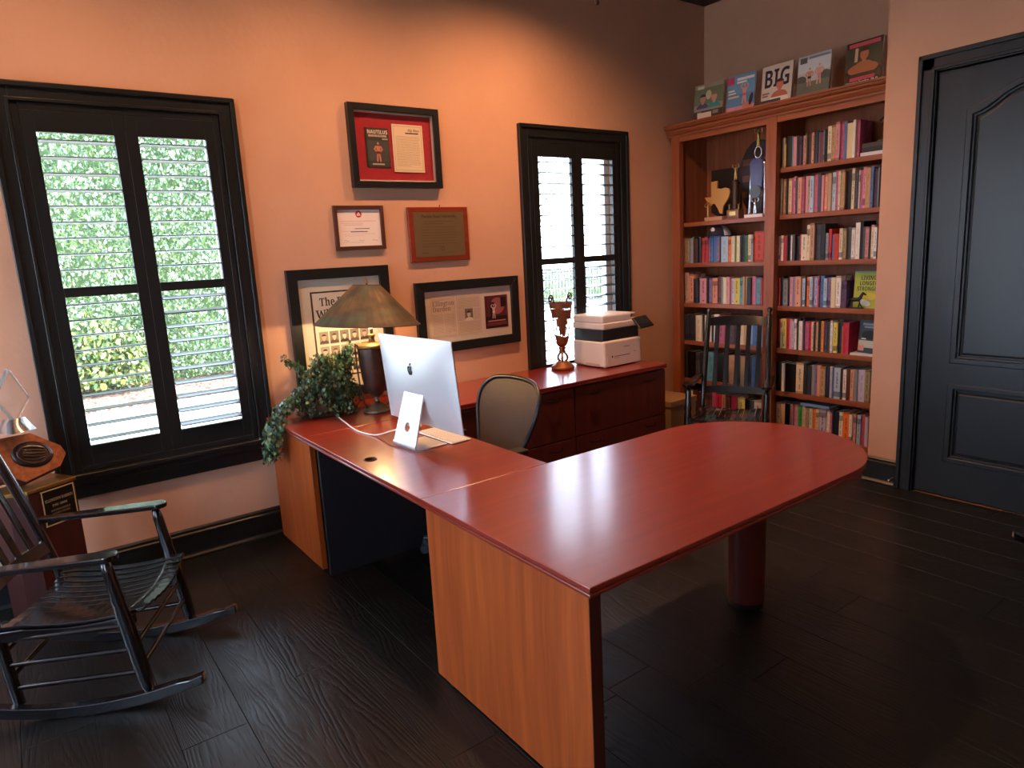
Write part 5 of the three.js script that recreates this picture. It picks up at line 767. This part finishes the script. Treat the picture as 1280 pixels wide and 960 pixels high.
// ------------------------------------------------------------------ ceiling lights
function downlight(x, z, label, power) {
  const g = thing('recessed_light', label, 'ceiling light', [x, CEIL, z], 0, 'recessed ceiling lights');
  part(g, 'trim_ring', lathe([[0.055, -0.001], [0.09, -0.001], [0.092, -0.006], [0.06, -0.01], [0.055, -0.001]], 32), M.white);
  part(g, 'lens', cyl(0.055, 0.055, 0.004, 0, -0.004, 0, 32), new THREE.MeshStandardMaterial({ color: 0xffffff, emissive: new THREE.Color(1, 0.72, 0.42), emissiveIntensity: 4 }), 'warm glowing lens');
  const s = new THREE.SpotLight(new THREE.Color(1, 0.5, 0.24), power, 0, 1.32, 0.7, 2); s.position.set(x, CEIL - 0.02, z); s.target.position.set(x, 0, z); s.castShadow = true; s.shadow.radius = 2.5; scene.add(s, s.target);
}
downlight(0.2, -3.15, 'recessed warm ceiling light in front of the wide shuttered window', 9);
downlight(1.6, -3.15, 'recessed warm ceiling light in front of the red-matted frame', 9.5);
downlight(3.0, -3.15, 'recessed warm ceiling light beside the window behind the printer', 18);
downlight(3.1, -0.9, 'recessed warm ceiling light in front of the black door', 3.5);
{
  const g = thing('pull_chain_light', 'black ceiling light with a hanging pull chain', 'ceiling light', [2.083, CEIL, -2.159]);
  part(g, 'canopy', lathe([[0, 0], [0.08, 0], [0.075, -0.03], [0.03, -0.05], [0, -0.05]], 28), M.black); part(g, 'rod', rod([0, -0.04, 0], [0, -0.45, 0], 0.012), M.black);
  part(g, 'housing', lathe([[0, -0.42], [0.05, -0.43], [0.12, -0.47], [0.13, -0.5], [0, -0.5]], 32), M.black);
  part(g, 'pull_chain', rod([0, -0.5, 0], [0, -1.035, 0], 0.0022), M.steel); part(g, 'pull_fob', [ball(0.011, 0, -1.048, 0), ball(0.009, 0.008, -1.03, 0)], M.bronze);
}

// ------------------------------------------------------------------ outside
const GY = -0.15;
{
  const gtex = texture(256, 256, (u, v) => { const q = fbm(u * 20, v * 20, 4, 20, 20), b = fbm(u * 4, v * 4, 3, 4, 4); return mix3([176, 172, 156], [220, 216, 204], q * 0.6 + b * 0.4); }, true, 1 / 3, 1 / 3);
  struct('ground', 'pale sunlit paving outside the windows', 'ground', metric(span(-30, 45, GY - 0.1, GY, -60, 30)), S({ map: gtex, roughness: 0.9 }));
  const mulch = texture(128, 128, (u, v) => { const q = fbm(u * 40, v * 40, 3, 40, 40); return mix3([70, 46, 36], [196, 172, 150], Math.max(0, (q - 0.35) * 2)); }, true, 1, 1);
  struct('mulch_bed', 'brown leaf mulch under the hedge outside', 'mulch', metric(span(-5, 8, GY, GY + 0.05, -13, -10.35)), S({ map: mulch, roughness: 1 }));
}
const leafShape = () => { const g = new THREE.BufferGeometry(), L = [[0, 0, 0], [0.3, 0.35, 0.08], [0.26, 0.7, 0.05], [0, 1, 0], [-0.26, 0.7, 0.05], [-0.3, 0.35, 0.08], [0, 0.5, -0.04]]; g.setAttribute('position', new THREE.Float32BufferAttribute(L.flat(), 3)); g.setAttribute('uv', new THREE.Float32BufferAttribute(L.flatMap(([x, y]) => [x, y]), 2)); g.setIndex([6, 0, 1, 6, 1, 2, 6, 2, 3, 6, 3, 4, 6, 4, 5, 6, 5, 0]); g.computeVertexNormals(); return g; };
const leafMat = S({ color: 0xffffff, roughness: 0.35, side: THREE.DoubleSide });
function leaves(parent, name, n, place, size, palette) {
  const im = new THREE.InstancedMesh(leafShape(), leafMat, n), q = new THREE.Quaternion(), e = new THREE.Euler(); im.name = name; im.userData.kind = 'stuff'; im.castShadow = im.receiveShadow = true;
  for (let i = 0; i < n; i++) { const s = rr(...size); im.setMatrixAt(i, new THREE.Matrix4().compose(place(i), q.setFromEuler(e.set(rr(-2.2, 0.9), rr(-3.1, 3.1), rr(-1, 1))), V(s, s, s))); im.setColorAt(i, new THREE.Color().setRGB(...pick(palette))); }
  parent.add(im); return im;
}
{
  const g = thing('hedge', 'tall sunlit green hedge outside the wide shuttered window', 'hedge', [1.6, GY, -12.2]);
  const core = new THREE.PlaneGeometry(9.4, 5.6, 60, 36); { const p = core.attributes.position; for (let i = 0; i < p.count; i++) p.setZ(i, 0.5 * fbm(p.getX(i) * 1.1 + 20, p.getY(i) * 1.1 + 20, 4) - 0.3); core.computeVertexNormals(); }
  part(g, 'inner_growth', [core.translate(0, 2.85, 0), box(9.4, 5.6, 0.4, 0, 2.85, -0.75)], colour(0x5f7a4c, 1));
  leaves(g, 'hedge_leaves', 70000, () => { const x = rr(-4.6, 4.6), y = Math.pow(rnd(), 0.9) * 5.5 + 0.1, d = fbm(x * 1.1 + 24.7, y * 1.1 + 17.2, 4); return V(x, y, 0.25 + d * 0.75 + rr(-0.25, 0.25) - (y < 0.5 ? 0.1 : 0)); }, [0.035, 0.085], [[0.11, 0.2, 0.11], [0.16, 0.25, 0.14], [0.1, 0.17, 0.11], [0.27, 0.33, 0.19], [0.075, 0.13, 0.08], [0.46, 0.49, 0.38], [0.2, 0.26, 0.19]]);
  leaves(g, 'flowering_shrub_leaves', 1500, () => { const a = rnd() * 6.3, r = Math.sqrt(rnd()); return V(-0.75 + Math.cos(a) * r * 0.75, 0.15 + rnd() * 1.15 * (1 - r * 0.4), 0.75 + Math.sin(a) * r * 0.35); }, [0.06, 0.13], [[0.24, 0.27, 0.07], [0.15, 0.22, 0.07], [0.28, 0.29, 0.12], [0.1, 0.18, 0.07]]);
}
{
  const g = thing('iron_fence', 'dark iron picket fence outside the window behind the printer', 'fence', [15, GY, -16.8]);
  const p = []; for (let k = -40; k <= 40; k++) p.push(box(0.022, 1.18, 0.022, k * 0.13, 0.6, 0)); part(g, 'pickets', p, colour(0x20262c, 0.6)).userData.kind = 'stuff';
  part(g, 'top_bar', box(10.6, 0.045, 0.03, 0, 1.1, 0), colour(0x20262c, 0.6)); part(g, 'bottom_bar', box(10.6, 0.045, 0.03, 0, 0.14, 0), colour(0x20262c, 0.6));
}
{
  const g = thing('shrub_border', 'low sunlit shrubs behind the iron fence', 'shrub', [15.5, GY, -18.6]);
  part(g, 'inner_growth', [...Array(9)].map((_, k) => ball(0.5, k * 1.15 - 4.6, 0.42, 0, 12)), colour(0x6f8a58, 1));
  leaves(g, 'shrub_leaves', 5000, () => { const k = Math.floor(rnd() * 9), a = rnd() * 6.3, b = Math.acos(rnd() * 1.4 - 0.4), r = rr(0.45, 0.68); return V(k * 1.15 - 4.6 + Math.sin(b) * Math.cos(a) * r, 0.45 + Math.cos(b) * r, Math.sin(b) * Math.sin(a) * r); }, [0.08, 0.16], [[0.3, 0.42, 0.2], [0.42, 0.5, 0.3], [0.2, 0.32, 0.16], [0.5, 0.55, 0.4]]);
}
{
  const g = thing('garden_tree', 'thin leafy tree beyond the iron fence', 'tree', [16.6, GY, -21]);
  part(g, 'trunk', [rod([0, 0, 0], [0.2, 2.6, 0], 0.09, 0.06), rod([0.2, 2.5, 0], [-0.8, 4.6, 0.2], 0.05, 0.02), rod([0.2, 2.5, 0], [1.1, 4.4, -0.2], 0.05, 0.02), rod([0.15, 2.2, 0], [-1.2, 3.5, 0.3], 0.035, 0.015)], colour(0x6a5c4c, 0.9));
  leaves(g, 'tree_leaves', 1700, () => { const [cx, cy] = pick([[-0.9, 4.5], [1.1, 4.3], [0.2, 4.9], [-1.3, 3.5], [0.5, 3.4]]), a = rnd() * 6.3, r = Math.sqrt(rnd()); return V(cx + Math.cos(a) * r * 0.8, cy + Math.sin(a) * r * 0.6, rr(-0.6, 0.6)); }, [0.1, 0.2], [[0.3, 0.4, 0.26], [0.42, 0.5, 0.36], [0.24, 0.34, 0.22]]);
}
scene.traverse((o) => { if (o.isMesh) { o.castShadow = true; o.receiveShadow = true; } });
renderer.render(scene, camera);
